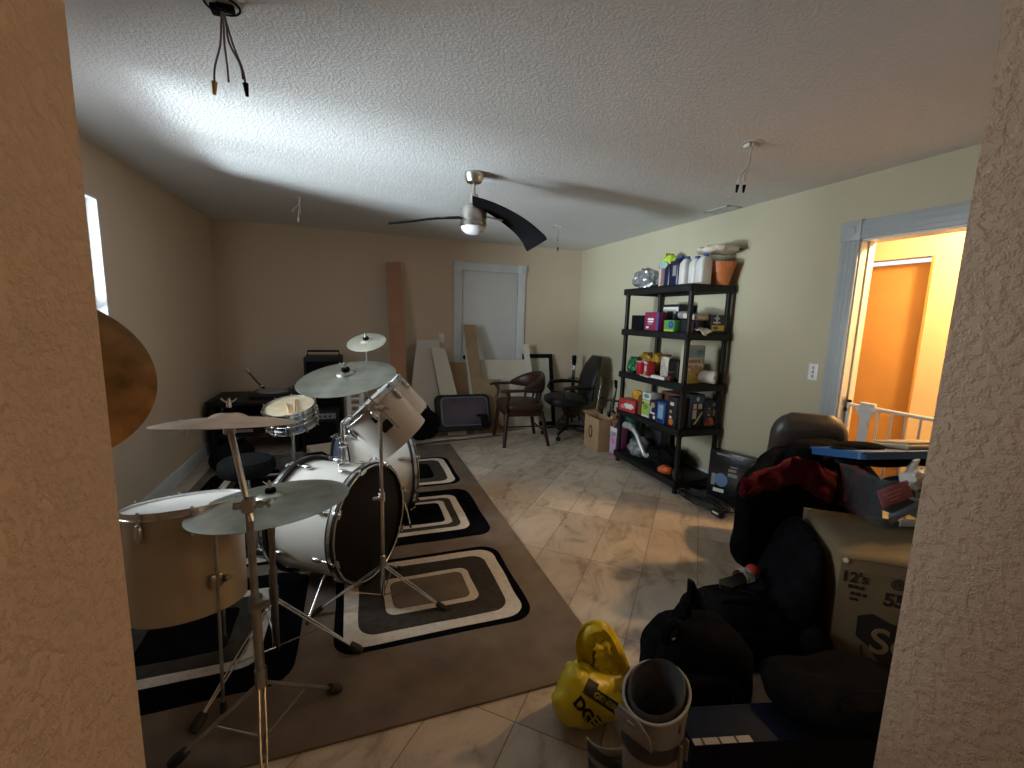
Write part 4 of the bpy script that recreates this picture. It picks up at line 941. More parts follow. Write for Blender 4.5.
def gstand(label, T, group=None):
    t = thing('guitar_stand', label, 'guitar stand', T.translation, T.to_euler().z, group)
    M(T).cyl((0, .12, .03), (0, .16, .68), .011).ob('tube', BLACK, t)
    m = M(T)
    for s in (-1, 1): m.sweep([(0, .15, .66), (s*.05, .13, .665), (s*.062, .07, .67), (s*.052, -.03, .675)], .008, n=8)
    m.ob('neck_yoke', BLACK, t)
    m = M(T)
    for s in (-1, 1): m.sweep([(0, .13, .27), (s*.09, .09, .22), (s*.11, -.02, .105), (s*.11, -.115, .10), (s*.11, -.12, .14)], .009, n=8)
    m.ob('cradle', BLACK, t)
    for a in (90, 215, 325):
        M(T).sweep([(0, .13, .25), (.25*math.cos(math.radians(a)), .13+.25*math.sin(math.radians(a))*.62, .012)], .008, n=8).ob('leg', BLACK, t)
G1 = TR(2.83, 5.46, 0, math.radians(-30))
guitar('dark acoustic guitar on a stand in the far room corner, behind the office chair', G1 @ TR(0, 0, .115, rx=math.radians(-7)), WOODD, S_('dark_guitar_top', (.05, .025, .018), .3, coat=.4), BLACKM, .86)
gstand('black guitar stand holding the dark guitar in the far room corner', G1)
G2 = TR(2.78, 4.74, 0, math.radians(-80))
guitar('olive-necked guitar standing behind the cardboard box', G2 @ TR(0, 0, .115, rx=math.radians(-7)), BLACK, S_('amber_guitar_top', (.16, .09, .035), .35), S_('olive_maple', (.13, .11, .05), .45), .66, electric=True)
gstand('black guitar stand behind the cardboard box, carrying the olive-necked guitar', G2 @ Matrix.Scale(.8, 4))
G3 = TR(2.85, 4.52, 0, math.radians(-86))
guitar('black-necked guitar standing nearest the shelf unit', G3 @ TR(0, 0, .115, rx=math.radians(-7)), BLACK, BLACKM, BLACKM, .66, electric=True)
gstand('black guitar stand nearest the shelf unit, carrying the black-necked guitar', G3 @ Matrix.Scale(.8, 4))

# ------------------------------------------------------------------ captain's chair
ch = thing('armchair', "oxblood leather captain's armchair with dark wooden legs", 'chair', (1.86, 4.95, 0), math.radians(-5))
CT = TR(1.86, 4.95, 0, math.radians(-5))       # faces local -x
def rounded_seat(m, w, d, z, h, seed=0):
    m.blob((0, 0, z+h*.5), (d/2, w/2, h*.62), sub=4, p=3.2)
m = M(CT); m.blob((-.0, 0, .455), (.265, .285, .062), sub=4, p=3.4); m.ob('seat_cushion', BROWNL, ch)
m = M(CT); m.box((0, 0, .385), (.46, .50, .07), bev=.02); m.ob('seat_frame', WOODD, ch)
for sx, sy in ((-1, -1), (-1, 1), (1, -1), (1, 1)):
    x0, y0 = sx*.205, sy*.225; x1, y1 = sx*.245, sy*.285
    if sx > 0: x1 = .29
    m = M(CT); m.sweep([(x0, y0, .40), (x0+(x1-x0)*.3, y0+(y1-y0)*.3, .30), (x0+(x1-x0)*.6, y0+(y1-y0)*.6, .15), (x1, y1, 0.0)], [.027, .025, .022, .020], n=12); m.ob('leg', WOODD, ch)
def arc(rx, ry, a0, a1, n, z, tilt=0.):
    return [V((rx*math.cos(math.radians(a0+(a1-a0)*i/n))+.0, ry*math.sin(math.radians(a0+(a1-a0)*i/n)), z)) for i in range(n+1)]
# curved padded back rest
rings = []
for i in range(25):
    a = math.radians(-97+194*i/24); k = math.cos(a*.93)
    hh = .026+.092*max(0, k)**.9; zc = .675+.058*max(0, k)
    ctr = V((.265*math.cos(a)+.0, .305*math.sin(a), zc)); nrm = V((math.cos(a)/.265, math.sin(a)/.305, 0)).normalized()
    rings.append([ctr+nrm*(.032*math.cos(q*PI/6))+V((.02, 0, 0))*0+V((0, 0, hh*(abs(math.sin(q*PI/6))**.75)*(1 if math.sin(q*PI/6) >= 0 else -1))) for q in range(12)])
M(CT).loft(rings).ob('backrest', BROWNL, ch)
for s in (-1, 1):
    m = M(CT); m.sweep([(.12, s*.30, .672), (.0, s*.315, .668), (-.14, s*.315, .665), (-.26, s*.305, .662), (-.30, s*.285, .655)], [.028, .03, .032, .034, .022], n=12, flat=.55); m.ob('armrest', WOODD, ch)
    m = M(CT); m.sweep([(-.215, s*.245, .40), (-.225, s*.26, .50), (-.20, s*.285, .58), (-.225, s*.30, .655)], [.022, .018, .019, .024], n=10); m.ob('arm_post', WOODD, ch)
for k in range(5):
    a = math.radians(-56+28*k)
    M(CT).sweep([(.19*math.cos(a)+.01, .23*math.sin(a), .42), (.235*math.cos(a), .27*math.sin(a), .54), (.262*math.cos(a), .30*math.sin(a), .66)], [.011, .016, .011], n=10).ob('spindle', WOODD, ch)
M(CT).sweep([(-.225, -.255, .17), (-.225, .255, .17)], .010, n=8).sweep([(.25, -.255, .17), (.25, .255, .17)], .010, n=8).sweep([(-.22, 0, .17), (.25, 0, .17)], .010, n=8).ob('stretcher', WOODD, ch)

# ------------------------------------------------------------------ office chair
def star_base(t, T, r=.31, hubz=.09, rot=0):
    for k in range(5):
        a = math.radians(rot+72*k); c, s = math.cos(a), math.sin(a)
        lg = M(T).sweep([(0, 0, hubz+.02), (c*r*.5, s*r*.5, hubz+.012), (c*r, s*r, hubz-.015)], [.032, .026, .018], n=10, flat=.7).ob('base_arm', BLACK, t)
        M(T).cyl((c*r-s*.022, s*r+c*.022, .027), (c*r-s*.006, s*r+c*.006, .027), .026, n=16).cyl((c*r+s*.006, s*r-c*.006, .027), (c*r+s*.022, s*r-c*.022, .027), .026, n=16).cyl((c*r, s*r, .03), (c*r, s*r, hubz), .009).ob('caster', BLACK, lg)
oc = thing('office_chair', 'black leather office chair with a tall reclined back, next to the captain-style armchair', 'chair', (2.58, 5.0, 0), math.radians(-8))
OT = TR(2.54, 5.02, 0, math.radians(-8))      # faces local -x
star_base(oc, OT, .30, .10, 17)
M(OT).cyl((0, 0, .08), (0, 0, .24), .026).cyl((0, 0, .22), (0, 0, .40), .016).box((0, 0, .40), (.22, .16, .035), bev=.01).ob('gas_column', BLACK, oc)
M(OT).blob((-.02, 0, .475), (.27, .255, .07), sub=4, p=3.4, amp=.004, seed=1).ob('seat', LEATHER, oc)
rings = []
for i in range(15):
    k = i/14; z = .48+.55*k; x = .235+.13*k+.045*math.sin(k*PI)*-1; w = (.22+.03*math.sin(k*PI))*(1-.35*max(0, k-.8)/.2); th_ = .052*(1-.45*k)+.01
    rings.append([V((x+th_*math.cos(q*PI/8)*.9, w*math.copysign(abs(math.sin(q*PI/8))**.55, math.sin(q*PI/8)), z)) for q in range(16)])
M(OT).loft(rings).ob('backrest', LEATHER, oc)
for s in (-1, 1):
    M(OT).sweep([(.12, s*.26, .44), (.10, s*.305, .50), (-.12, s*.31, .52), (-.18, s*.305, .60), (-.15, s*.30, .655), (.0, s*.30, .672), (.16, s*.295, .67), (.25, s*.25, .66)], [.016]*4+[.022, .026, .022, .016], n=10).ob('armrest', BLACK, oc)

# ------------------------------------------------------------------ things leaning on the back wall
def lean_panel(name, label, cat, corners, t, material, edge=None):
    o = thing(name, label, cat, tuple((V(corners[0])+V(corners[1]))/2))
    M().slab(corners, t).ob('panel', material, o); return o
def lp(y0, z1, x, z, y1=5.80): return (x, y0+(y1-y0)*z/z1, z)
def leaning(name, label, cat, pts, y0, z1, t, material, y1=5.80):
    P = [lp(y0, z1, x, z, y1) for x, z in pts]
    o = thing(name, label, cat, (sum(p[0] for p in P)/len(P), y0, 0)); M().slab(P, t).ob('panel', material, o); return o
o = leaning('flat_carton', 'tall reddish flat-packed carton leaning on the back wall', 'cardboard', [(.412, .0), (.60, .0), (.548, 2.10), (.38, 2.09)], 5.36, 2.2, .03, CARDP, 5.765)
M().slab([lp(5.355, 2.2, .58, 0, 5.76), lp(5.355, 2.2, .602, 0, 5.76), lp(5.355, 2.2, .55, 2.1, 5.76), lp(5.355, 2.2, .534, 2.1, 5.76)], .002).ob('edge_strip', TAN, o)
leaning('shelf_board', 'broad cream board leaning on the back wall beside the tall reddish carton', 'board', [(.56, 0), (1.06, 0), (.905, 1.06), (.725, 1.06)], 5.42, 1.2, .018, CREAM, 5.76)
leaning('shelf_board', 'thin pale board peeking above the broad cream board', 'board', [(.72, 0), (1.10, 0), (1.03, 1.16), (.745, 1.16)], 5.56, 1.2, .012, WHITEB, 5.79)
leaning('shelf_board', 'narrow cream board slanting across the broad one, with a dark crack near its top', 'board', [(1.075, .0), (1.32, .0), (1.09, 1.06), (.905, 1.08)], 5.36, 1.2, .018, WHITEB, 5.72)
leaning('cardboard_sheet', 'short brown cardboard sheet between the narrow cream board and the white door casing', 'cardboard', [(1.19, 0), (1.46, 0), (1.38, .87), (1.10, .88)], 5.56, .9, .01, CARD, 5.79)
leaning('shelf_board', 'thin white strip of board standing along the edge of the brown cutout', 'board', [(1.42, .0), (1.475, .0), (1.395, 1.10), (1.355, 1.10)], 5.40, 1.2, .014, WHITEB, 5.78)
leaning('cardboard_sheet', 'tall brown L-shaped cardboard cutout leaning against the white door', 'cardboard', [(1.46, 0), (1.80, 0), (1.80, .672), (1.535, .672), (1.503, 1.37), (1.335, 1.37)], 5.34, 1.4, .012, S_('tan_cardboard', (.29, .195, .105), .85), 5.74)
leaning('shelf_board', 'wide white board leaning against the white door behind the armchair', 'board', [(1.56, 0), (2.34, 0), (2.29, .915), (1.56, .91)], 5.50, 1.0, .018, CREAM, 5.72)
leaning('shelf_board', 'thin white plank leaning at the hinge edge of the white door', 'board', [(2.26, 0), (2.35, 0), (2.245, 1.12), (2.165, 1.12)], 5.46, 1.2, .014, WHITEB, 5.74)
fr = thing('picture_frame', 'large black picture frame with a pale mount, leaning by the far room corner', 'picture frame', (2.45, 5.58, 0))
P = [lp(5.58, 1., x, z) for x, z in ((2.20, 0), (2.64, 0), (2.65, .985), (2.20, .985))]
M().slab([lp(5.587, 1., x, z, 5.806) for x, z in ((2.23, .03), (2.61, .03), (2.61, .95), (2.23, .95))], -.006).ob('mount', S_('pale_mount', (.50, .48, .40), .5), fr)
for a, b, c, d in (((2.20, 0), (2.65, 0), (2.65, .055), (2.20, .055)), ((2.20, .93), (2.65, .93), (2.65, .985), (2.20, .985)), ((2.20, .055), (2.255, .055), (2.255, .93), (2.20, .93)), ((2.595, .055), (2.65, .055), (2.65, .93), (2.595, .93))):
    M().slab([lp(5.575, 1., x, z, 5.795) for x, z in (a, b, c, d)], -.022).ob('frame_rail', BLACKM, fr)
# dusky framed glass panel leaning in front
gp = thing('glass_panel', 'dark-rimmed dusky purple glass panel with rounded corners, propped before the boards', 'glass panel', (1.25, 5.2, .09))
u = (V((1.637, 5.42, .50))-V((1.60, 5.2, .09))); base = V((.905, 5.225, .085)); R_ = V((1.60-.905, -.0, 0)).normalized(); U_ = V((0, .21, .42)).normalized()
F = face_T(base, R_, U_)
W_, H_ = .70, .46
M(F).prism([(x+W_/2, y+H_/2) for x, y in rrect(W_, H_, .07, 6)], .022).ob('rim', BLACK, gp)
M(F).prism([(x+W_/2+.02, y+H_/2+.015) for x, y in rrect(W_-.10, H_-.09, .06, 6)], .0245).ob('pale_border', S_('smoky_border', (.12, .12, .15), .3), gp)
M(F).prism([(x+W_/2+.025, y+H_/2+.015) for x, y in rrect(W_-.135, H_-.115, .05, 6)], .026).ob('glass', PURP, gp)
M(F).box((W_-.09, .10, .03), (.10, .14, .02), bev=.01).box((W_-.12, .18, .03), (.13, .03, .02), bev=.008).ob('latch', BLACKM, gp)
# plank and dark strip on the floor
pk = thing('floor_plank', 'long white plank lying on the floor under the purple glass panel', 'plank', (1.5, 5.3, 0))
M().slab([(.90, 5.16, .004), (2.12, 5.36, .004), (2.11, 5.42, .004), (.89, 5.22, .004)], -.075).ob('plank_body', WHITEB, pk)
pk.location = (1.5, 5.3, 0)
ds = thing('floor_plank', 'thin black strip lying along the front of the white plank', 'plank', (1.1, 5.1, 0))
M().slab([(.52, 4.985, .0), (1.75, 5.215, .0), (1.742, 5.25, .0), (.512, 5.02, .0)], -.022).ob('strip_body', BLACKM, ds)
ds = thing('floor_plank', 'pale trim strip lying between the rug edge and the black strip', 'plank', (.7, 5.05, 0))
M().slab([(.50, 5.03, .0), (1.15, 5.155, .0), (1.143, 5.19, .0), (.493, 5.065, .0)], -.028).ob('strip_body', WHITEB, ds)
bk = thing('fabric_case', 'black soft case slumped against the broad cream board', 'case', (.80, 5.3, 0))
M(TR(.74, 5.25, 0, .15)).blob((0, 0, .19), (.20, .07, .20), p=2.6, amp=.03, freq=7, seed=8, fold=.02, zmin=0).ob('case_body', BLKFAB, bk); M(TR(.74, 5.25, 0, .15)).sweep([(-.08, -.03, .37), (-.04, -.035, .43), (.04, -.035, .43), (.08, -.03, .37)], .011).ob('handle', BLKFAB, bk)

# ------------------------------------------------------------------ gear along the back end of the window wall
dk = thing('equipment_desk', 'low black equipment desk in the corner by the window wall', 'desk', (-.95, 5.3, 0))
m = M(); m.box((-.985, 5.33, .55), (.83, .62, .05), bev=.01); m.ob('desk_top', BLACK, dk)
m = M(); m.box((-1.36, 5.35, .2625), (.05, .56, .525), bev=.006).ob('side_panel', BLACK, dk); M().box((-.60, 5.35, .2625), (.05, .56, .525), bev=.006).ob('side_panel', BLACK, dk)
M().box((-.98, 5.58, .30), (.70, .02, .40)).ob('back_panel', BLACKM, dk); M().box((-.98, 5.35, .20), (.70, .50, .02)).ob('lower_shelf', BLACK, dk)
tt = thing('turntable', 'dark turntable with a grey platter on the equipment desk', 'turntable', (-.80, 5.25, .575))
M().box((-.80, 5.27, .60), (.46, .36, .05), bev=.012).ob('plinth', BLACK, tt); M(TR(-.83, 5.25, .626)).lathe([(0, 0), (.145, 0), (.15, .006), (.148, .016), (0, .016)], n=48).ob('platter', GREYP, tt)
M().cyl((-.64, 5.38, .625), (-.64, 5.38, .67), .018).sweep([(-.64, 5.38, .665), (-.66, 5.25, .668), (-.72, 5.18, .655)], .005).ob('tone_arm', CHROME, tt)
mc = thing('clamp_arm', 'slanted chrome and wood clamp arm standing on the equipment desk', 'clamp arm', (-.93, 5.45, .575))
M().cyl((-.93, 5.46, .575), (-.93, 5.46, .615), .035).ob('clamp_base', DARKCHROME, mc); M().sweep([(-.93, 5.46, .61), (-1.0, 5.43, .70), (-1.09, 5.40, .84)], [.013, .012, .011]).ob('arm', BRN, mc)
M().cyl((-1.075, 5.405, .82), (-1.11, 5.395, .875), .020, .016).blob((-.965, 5.445, .66), (.026, .02, .02)).sweep([(-.99, 5.42, .655), (-.92, 5.46, .67)], .007).ob('clamp_head', CHROME, mc)
sb = thing('effects_unit', 'black electronics case on the lower shelf of the equipment desk', 'electronics', (-.85, 5.3, .21))
M().box((-1.04, 5.27, .286), (.40, .34, .15), bev=.01).ob('unit_case', BLACK, sb)
for k in range(4): M().cyl((-1.18+.09*k, 5.10, .30), (-1.18+.09*k, 5.085, .30), .014).ob('knob', DARKCHROME, sb)
M().box((-1.11, 5.098, .25), (.20, .004, .03), bev=.001).ob('display_strip', GREYP, sb)
gc = thing('carton', 'small grey box beside the electronics case on the lower desk shelf', 'box', (-.63, 5.25, .21)); M().box((-.72, 5.25, .271), (.14, .22, .12), bev=.004).ob('carton_body', GREYP, gc); M().box((-.72, 5.1385, .28), (.09, .003, .05)).ob('printed_panel', BLACKM, gc)
am = thing('speaker_cabinet', 'tall black speaker cabinet against the back wall behind the crash cymbal', 'speaker', (-.33, 5.5, 0))
M().box((-.335, 5.53, .50), (.40, .38, .97), bev=.012).ob('cabinet', BLACK, am); M().box((-.335, 5.337, .50), (.35, .008, .88), bev=.003).ob('grille', BLACKM, am)
for x in (-.49, -.18):
    for y in (5.37, 5.68): M().cyl((x, y, 0), (x, y, .02), .02).ob('foot', RUBBER, am)
m = M(); m.sweep([(-.50, 5.45, .985), (-.50, 5.45, 1.045), (-.17, 5.45, 1.045), (-.17, 5.45, .985)], .012); m.ob('handle', BLACK, am)
ab = thing('guitar_amp', 'small black amplifier with a control strip standing in front of the speaker cabinet', 'amplifier', (-.36, 5.05, 0))
M().box((-.36, 5.08, .235), (.36, .24, .44), bev=.014).ob('cabinet', BLACK, ab); M().box((-.36, 4.957, .19), (.31, .008, .30), bev=.003).ob('grille', BLKFAB, ab); M().box((-.36, 4.957, .40), (.31, .006, .06), bev=.002).ob('control_panel', GREYP, ab)
for k in range(5): M().cyl((-.46+.05*k, 4.955, .40), (-.46+.05*k, 4.938, .40), .011, n=14).ob('knob', BLACK, ab)
for x in (-.50, -.22): M().box((x, 5.08, .0075), (.04, .20, .016), bev=.003).ob('foot', RUBBER, ab)
vr = thing('slatted_panel', 'white slatted panel standing on edge between the speaker cabinet and the rack toms', 'panel', (-.07, 5.25, 0))
M().box((-.075, 5.2, .35), (.05, .03, .70), bev=.004).box((.06, 5.2, .35), (.05, .03, .70), bev=.004).ob('stile', WHITE, vr)
m = M()
for k in range(9): m.box((-.007, 5.2, .08+.075*k), (.09, .016, .035), bev=.003)
m.ob('slat_panel', WHITE, vr)
gk = thing('gig_bag', 'grey padded bag lying on the floor behind the snare stand', 'bag', (-.35, 4.35, 0))
M(TR(-.38, 4.38, .012, .2)).blob((0, 0, .08), (.30, .18, .085), p=2.8, amp=.02, freq=6, seed=5, fold=.02, zmin=0).ob('bag_body', S_('grey_nylon', (.10, .10, .095), .8, var=.3, scale=14), gk); M(TR(-.38, 4.38, .012, .2)).sweep([(-.1, -.06, .155), (-.05, -.08, .19), (.06, -.08, .19), (.1, -.06, .155)], .011).ob('handle', BLKFAB, gk)
wb = thing('plastic_tray', 'cream plastic tray on top of the grey padded bag', 'tray', (-.42, 4.5, .17)); m = M(TR(-.30, 4.42, .172, .3)); w, d, h = .26, .18, .06
for s in (-1, 1): m.box((s*(w/2-.004), 0, h/2), (.008, d, h), bev=.002); m.box((0, s*(d/2-.004), h/2), (w-.016, .008, h), bev=.002)
m.box((0, 0, .004), (w-.01, d-.01, .008)); m.ob('tray_body', CREAM, wb)
bs = thing('duffel_bag', 'dark duffel lying along the window wall baseboard behind the throne', 'bag', (-1.1, 4.6, 0)); M(TR(-1.12, 4.75, .012, 1.3)).blob((0, 0, .10), (.26, .14, .11), p=2.6, amp=.02, seed=4, fold=.02, zmin=0).ob('bag_body', BLKFAB, bs)
M(TR(-1.12, 4.75, .012, 1.3)).sweep([(-.1, -.05, .19), (-.05, -.07, .24), (.05, -.07, .24), (.1, -.05, .19)], .012).ob('handle', BLKFAB, bs)
cb_ = thing('drum_cloth', 'black cloth heaped under the drum throne', 'cloth', (-.8, 2.95, 0)); M(TR(-.86, 2.98, .0125, .4)).blob((0, 0, .05), (.24, .17, .055), p=2.2, amp=.03, seed=6, fold=.03, zmin=0).ob('cloth_body', BLKFAB, cb_)
# ------------------------------------------------------------------ baby gate in the side doorway
GW = mat('gate_white', (.60, .58, .55), .4, var=.04)
bg_ = thing('baby_gate', 'white metal safety gate standing in the side doorway', 'safety gate', (XR+.06, 1.65, 0))
GX = XR+.055
M().cyl((GX, 1.272, .975), (GX, 2.028, .975), .012).ob('top_rail', GW, bg_); M().cyl((GX, 1.272, .06), (GX, 2.028, .06), .012).ob('bottom_rail', GW, bg_)
for k in range(10):
    y = 1.31+.0755*k
    if abs(y-1.90) > .03 and y < 1.86: M().cyl((GX, y, .06), (GX, y, .975), .0065, n=12).ob('bar', GW, bg_)
for y in (1.272, 2.022): M().cyl((GX, y, .02), (GX, y, .99), .011).ob('side_post', GW, bg_)
M().slab([(GX-.008, 1.93, .06), (GX-.008, 1.875, .06), (GX-.008, 1.875, .90), (GX-.008, 1.845, .965), (GX-.008, 1.965, .965), (GX-.008, 1.93, .90)], .018).ob('latch_post', GW, bg_)
M().box((GX, 1.905, .995), (.03, .09, .022), bev=.006).ob('latch', GW, bg_); M().cyl((GX, 2.022, .99), (GX, 2.022, 1.005), .013).ob('adjuster', BLACK, bg_)
for y, s in ((1.262, -1), (2.032, 1)):
    for z in (.10, .94): M().cyl((GX, y-s*.01, z), (GX, y+s*.011, z), .016).ob('wall_pad', RUBBER, bg_)

# ------------------------------------------------------------------ flat carton by the wall, with cables
P0, P1 = V((2.81, 2.87, 0)), V((2.955, 2.43, 0)); ux = (P1-P0).normalized(); n_ = V((ux.y, -ux.x, 0))   # outward, toward the room
if n_.x > 0: n_ = -n_
tvb = thing('monitor_carton', 'glossy black flat carton with a bluish picture, between the shelf unit and the draped chair', 'box', tuple((P0+P1)/2), 0)
L_ = (P1-P0).length; F = face_T(P0, ux, (0, 0, 1))
M(F).box((L_/2, .22, -.045), (L_, .44, .09), bev=.004).ob('carton_body', S_('gloss_black_print', (.010, .010, .012), .22), tvb)
for args, mi in ((('oval', .115, .20, .11, .115), 0), (('rect', .05, .19, .035, .10), 1), (('rect', .20, .30, .065, .022), 2), (('rect', .205, .26, .075, .028), 2), (('rect', .21, .33, .06, .012), 2), (('rect', .10, .105, .09, .03), 3), (('rect', .17, .415, .22, .014), 2), (('rect', .30, .09, .07, .02), 2)):
    s_, cx, cz, w, h = args; m = M(F)
    if s_ == 'oval': m.prism([(cx+w/2*math.cos(a*PI/14), cz+h/2*math.sin(a*PI/14)) for a in range(28)], .0012)
    else: m.prism([(cx-w/2, cz-h/2), (cx+w/2, cz-h/2+.004), (cx+w/2, cz+h/2+.004), (cx-w/2, cz+h/2)], .0009)
    m.ob('printed_panel', [S_('blue_picture', (.10, .20, .34)), S_('steel_picture', (.22, .24, .27)), S_('grey_text', (.22, .22, .22)), WHT][mi], tvb)
CABLE = S_('black_cable', (.012, .012, .012), .5)
cc = thing('cable_coil', 'tangled coil of black cables on the floor between the shelf unit and the draped chair', 'cables', (2.70, 2.72, 0))
rnd = random.Random(3)
for k in range(6):
    cx, cy = 2.68+.04*rnd.random(), 2.68+.10*rnd.random(); a0 = rnd.random()*6; pts = []
    for i in range(48):
        a = a0+i*.17*(1 if k % 2 else -1); r_ = .15+.045*math.sin(i*.19+k)+.014*k
        pts.append((cx+.42*r_*math.cos(a), cy+1.25*r_*math.sin(a), .007+.009*k+.003*math.sin(i*.5)))
    M().sweep([samp(pts, i/150) for i in range(151)], .0055, n=6).ob('cable', CABLE, cc)
M().box((2.63, 2.55, .03), (.05, .09, .045), bev=.006).ob('power_adapter', BLACK, cc); M().box((2.605, 2.55, .035), (.003, .06, .016)).ob('adapter_label', WHT, cc)

# ------------------------------------------------------------------ chair buried in jackets
dc = thing('office_chair', 'black high-backed office chair draped with jackets beside the side doorway', 'chair', (2.635, 2.03, 0), math.radians(-126))
OT = TR(2.635, 2.03, 0, math.radians(-126))
star_base(dc, OT, .25, .10, 30)
M(OT).cyl((0, 0, .08), (0, 0, .24), .026).cyl((0, 0, .22), (0, 0, .42), .016).ob('gas_column', BLACK, dc)
M(OT).blob((.0, 0, .485), (.21, .215, .07), sub=4, p=3.4).ob('seat', LEATHER, dc)
rings = []
for i in range(19):
    k = i/18; z = .50+.49*k; x = .25+.055*k; w = .205*(1-.06*k)*(1 if k < .72 else math.sqrt(max(.0, 1-((k-.72)/.29)**2))*.62+.38)
    th_ = .050+.03*math.exp(-((k-.78)/.16)**2)
    if k > .9: th_ *= 1-.55*(k-.9)/.1
    rings.append([V((x+th_*math.cos(q*PI/10)*(1.0), w*math.copysign(abs(math.sin(q*PI/10))**.5, math.sin(q*PI/10)), z)) for q in range(20)])
M(OT).loft(rings).ob('backrest', mat('sheen_leather', (.045, .036, .030), .38, var=.25, scale=30, bump=.15, bscale=160), dc)  # black leather with the doorway light's brown sheen put into its colour
BJ = mat('black_jacket_cloth', (.0055, .0055, .0065), .95, var=.3, scale=20, bump=.4, bscale=90, spec=.02)
RJ = mat('crimson_jacket_cloth', (.062, .002, .010), .9, var=.3, scale=12, bump=.3, bscale=120, spec=.1)
def draped(m, levels, seed=0, n=40, fold=.012):
    """soft hanging shape from (z, x0, x1, y0, y1) levels"""
    rings = []; K = len(levels)*3
    for i in range(K+1):
        t = i/K*(len(levels)-1); a = min(int(t), len(levels)-2); f = t-a; L = [levels[a][j]*(1-f)+levels[a+1][j]*f for j in range(5)]
        z, x0, x1, y0, y1 = L; ring = []
        for q in range(n):
            an = 2*PI*q/n; cx, sx = math.cos(an), math.sin(an)
            px = (x0+x1)/2+(x1-x0)/2*math.copysign(abs(cx)**.7, cx); py = (y0+y1)/2+(y1-y0)/2*math.copysign(abs(sx)**.7, sx)
            d = noise.noise((px*9, py*9+seed, z*3))*fold*1.6+math.sin(px*55+seed+z*4)*fold*.5
            ring.append(V((px+cx*d, py+sx*d, z+noise.noise((px*7, seed, py*7))*.012)))
        rings.append(ring)
    return m.loft(rings)
bj = thing('jacket', 'big black coat hanging over the back of the draped office chair', 'jacket', (2.28, 1.68, .1))
draped(M(), [(.80, 2.16, 2.60, 1.70, 1.82), (.74, 2.05, 2.66, 1.66, 1.82), (.66, 1.93, 2.72, 1.63, 1.80), (.57, 1.885, 2.75, 1.62, 1.77), (.47, 1.885, 2.75, 1.61, 1.76), (.40, 1.88, 2.74, 1.61, 1.75), (.33, 1.845, 2.72, 1.61, 1.75), (.27, 1.86, 2.70, 1.61, 1.75), (.17, 1.99, 2.64, 1.62, 1.75), (.08, 2.09, 2.58, 1.63, 1.75), (.02, 2.15, 2.5, 1.64, 1.75)], 1).ob('coat_body', BJ, bj)
M().blob((2.36, 1.67, .79), (.20, .10, .09), p=2.3, amp=.02, freq=9, seed=3, fold=.02).ob('hood', BJ, bj)
M().sweep([(2.60, 1.64, .74), (2.72, 1.62, .62), (2.76, 1.60, .42), (2.74, 1.60, .25)], [.07, .075, .065, .05], n=16).ob('sleeve', BJ, bj)
rj = thing('jacket', 'crimson sweatshirt bunched across the shoulders of the black coat', 'jacket', (2.1, 1.62, .7))
def sheet(top, bot, y, seed, amp=.014, name='panel', th=.016, nx=22, ny=9):
    rows = []
    for j in range(ny+1):
        f = j/ny; row = []
        for i in range(nx+1):
            u = i/nx; x, z = V((*samp([(p[0], 0, p[1]) for p in top], u),)).xz.lerp(V((*samp([(p[0], 0, p[1]) for p in bot], u),)).xz, f)
            row.append(V((x+noise.noise((u*5, f*5, seed))*.010, y-.010*math.sin(f*PI)+noise.noise((u*4+seed, f*3, 1))*amp*2+math.sin(u*13+f*4+seed)*amp*.5, z+noise.noise((u*6, f*2, seed+3))*.012)))
        rows.append(row)
    o = M().loft(rows, closed=False, cap0=False, cap1=False).ob(name, RJ, rj, smooth=80); sm = o.modifiers.new('thick', 'SOLIDIFY'); sm.thickness = th; sm.offset = 0; return o
sheet([(1.755, .735), (1.93, .775), (2.12, .825)], [(1.765, .655), (1.93, .675), (2.12, .69)], 1.585, 2, name='sleeve', th=.03)
sheet([(2.09, .83), (2.24, .79), (2.40, .71)], [(2.12, .70), (2.24, .62), (2.40, .55)], 1.575, 5, name='front_panel')
sheet([(2.42, .77), (2.56, .74), (2.68, .66)], [(2.45, .55), (2.56, .47), (2.68, .45)], 1.575, 8, name='back_panel')
M().sweep([(2.46, 1.525, .73), (2.44, 1.52, .68), (2.425, 1.52, .62), (2.43, 1.525, .58)], [.014, .012, .010, .012], n=8).ob('drawstring', S_('bright_red_cloth', (.30, .01, .02), .8), rj)

# ------------------------------------------------------------------ printed cardboard box with tub on top
A_ = V((1.86, 1.15, 0)); E1 = V((.79, -.61, 0)).normalized(); E2 = V((.61, .79, 0)).normalized()
BW, BD, BH = .58, .52, .555
sbx = thing('cardboard_box', 'large cardboard carton with black lettering under the clear tub', 'cardboard box', tuple(A_+E1*.29+E2*.26), math.atan2(E1.y, E1.x))
F = face_T(A_, E1, (0, 0, 1))            # x along the front, y up, z toward the camera
BT = F @ Matrix.Translation((BW/2, 0, -BD/2))
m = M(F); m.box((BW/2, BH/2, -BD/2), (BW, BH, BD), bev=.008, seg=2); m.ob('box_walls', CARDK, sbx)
rings = []
for i in range(9):
    z = -BD*i/8; rings.append([F @ V((BW*j/8, BH+.001+.022*math.sin(PI*i/8)*math.sin(PI*j/8)+.004*noise.noise((i*.9, j*.9, 2)), z)) for j in range(9)])
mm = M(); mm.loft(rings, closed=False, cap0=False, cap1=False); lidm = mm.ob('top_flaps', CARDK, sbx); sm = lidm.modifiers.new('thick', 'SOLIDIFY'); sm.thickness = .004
M(F).box((BW*.5, BH-.045, .0008), (BW-.02, .004, .0012)).ob('tape_edge', CARDD, sbx)
text_mesh("12's", .062, F @ TR(.055, .475, .0012), 'lettering', INK, sbx, bold=.0012)
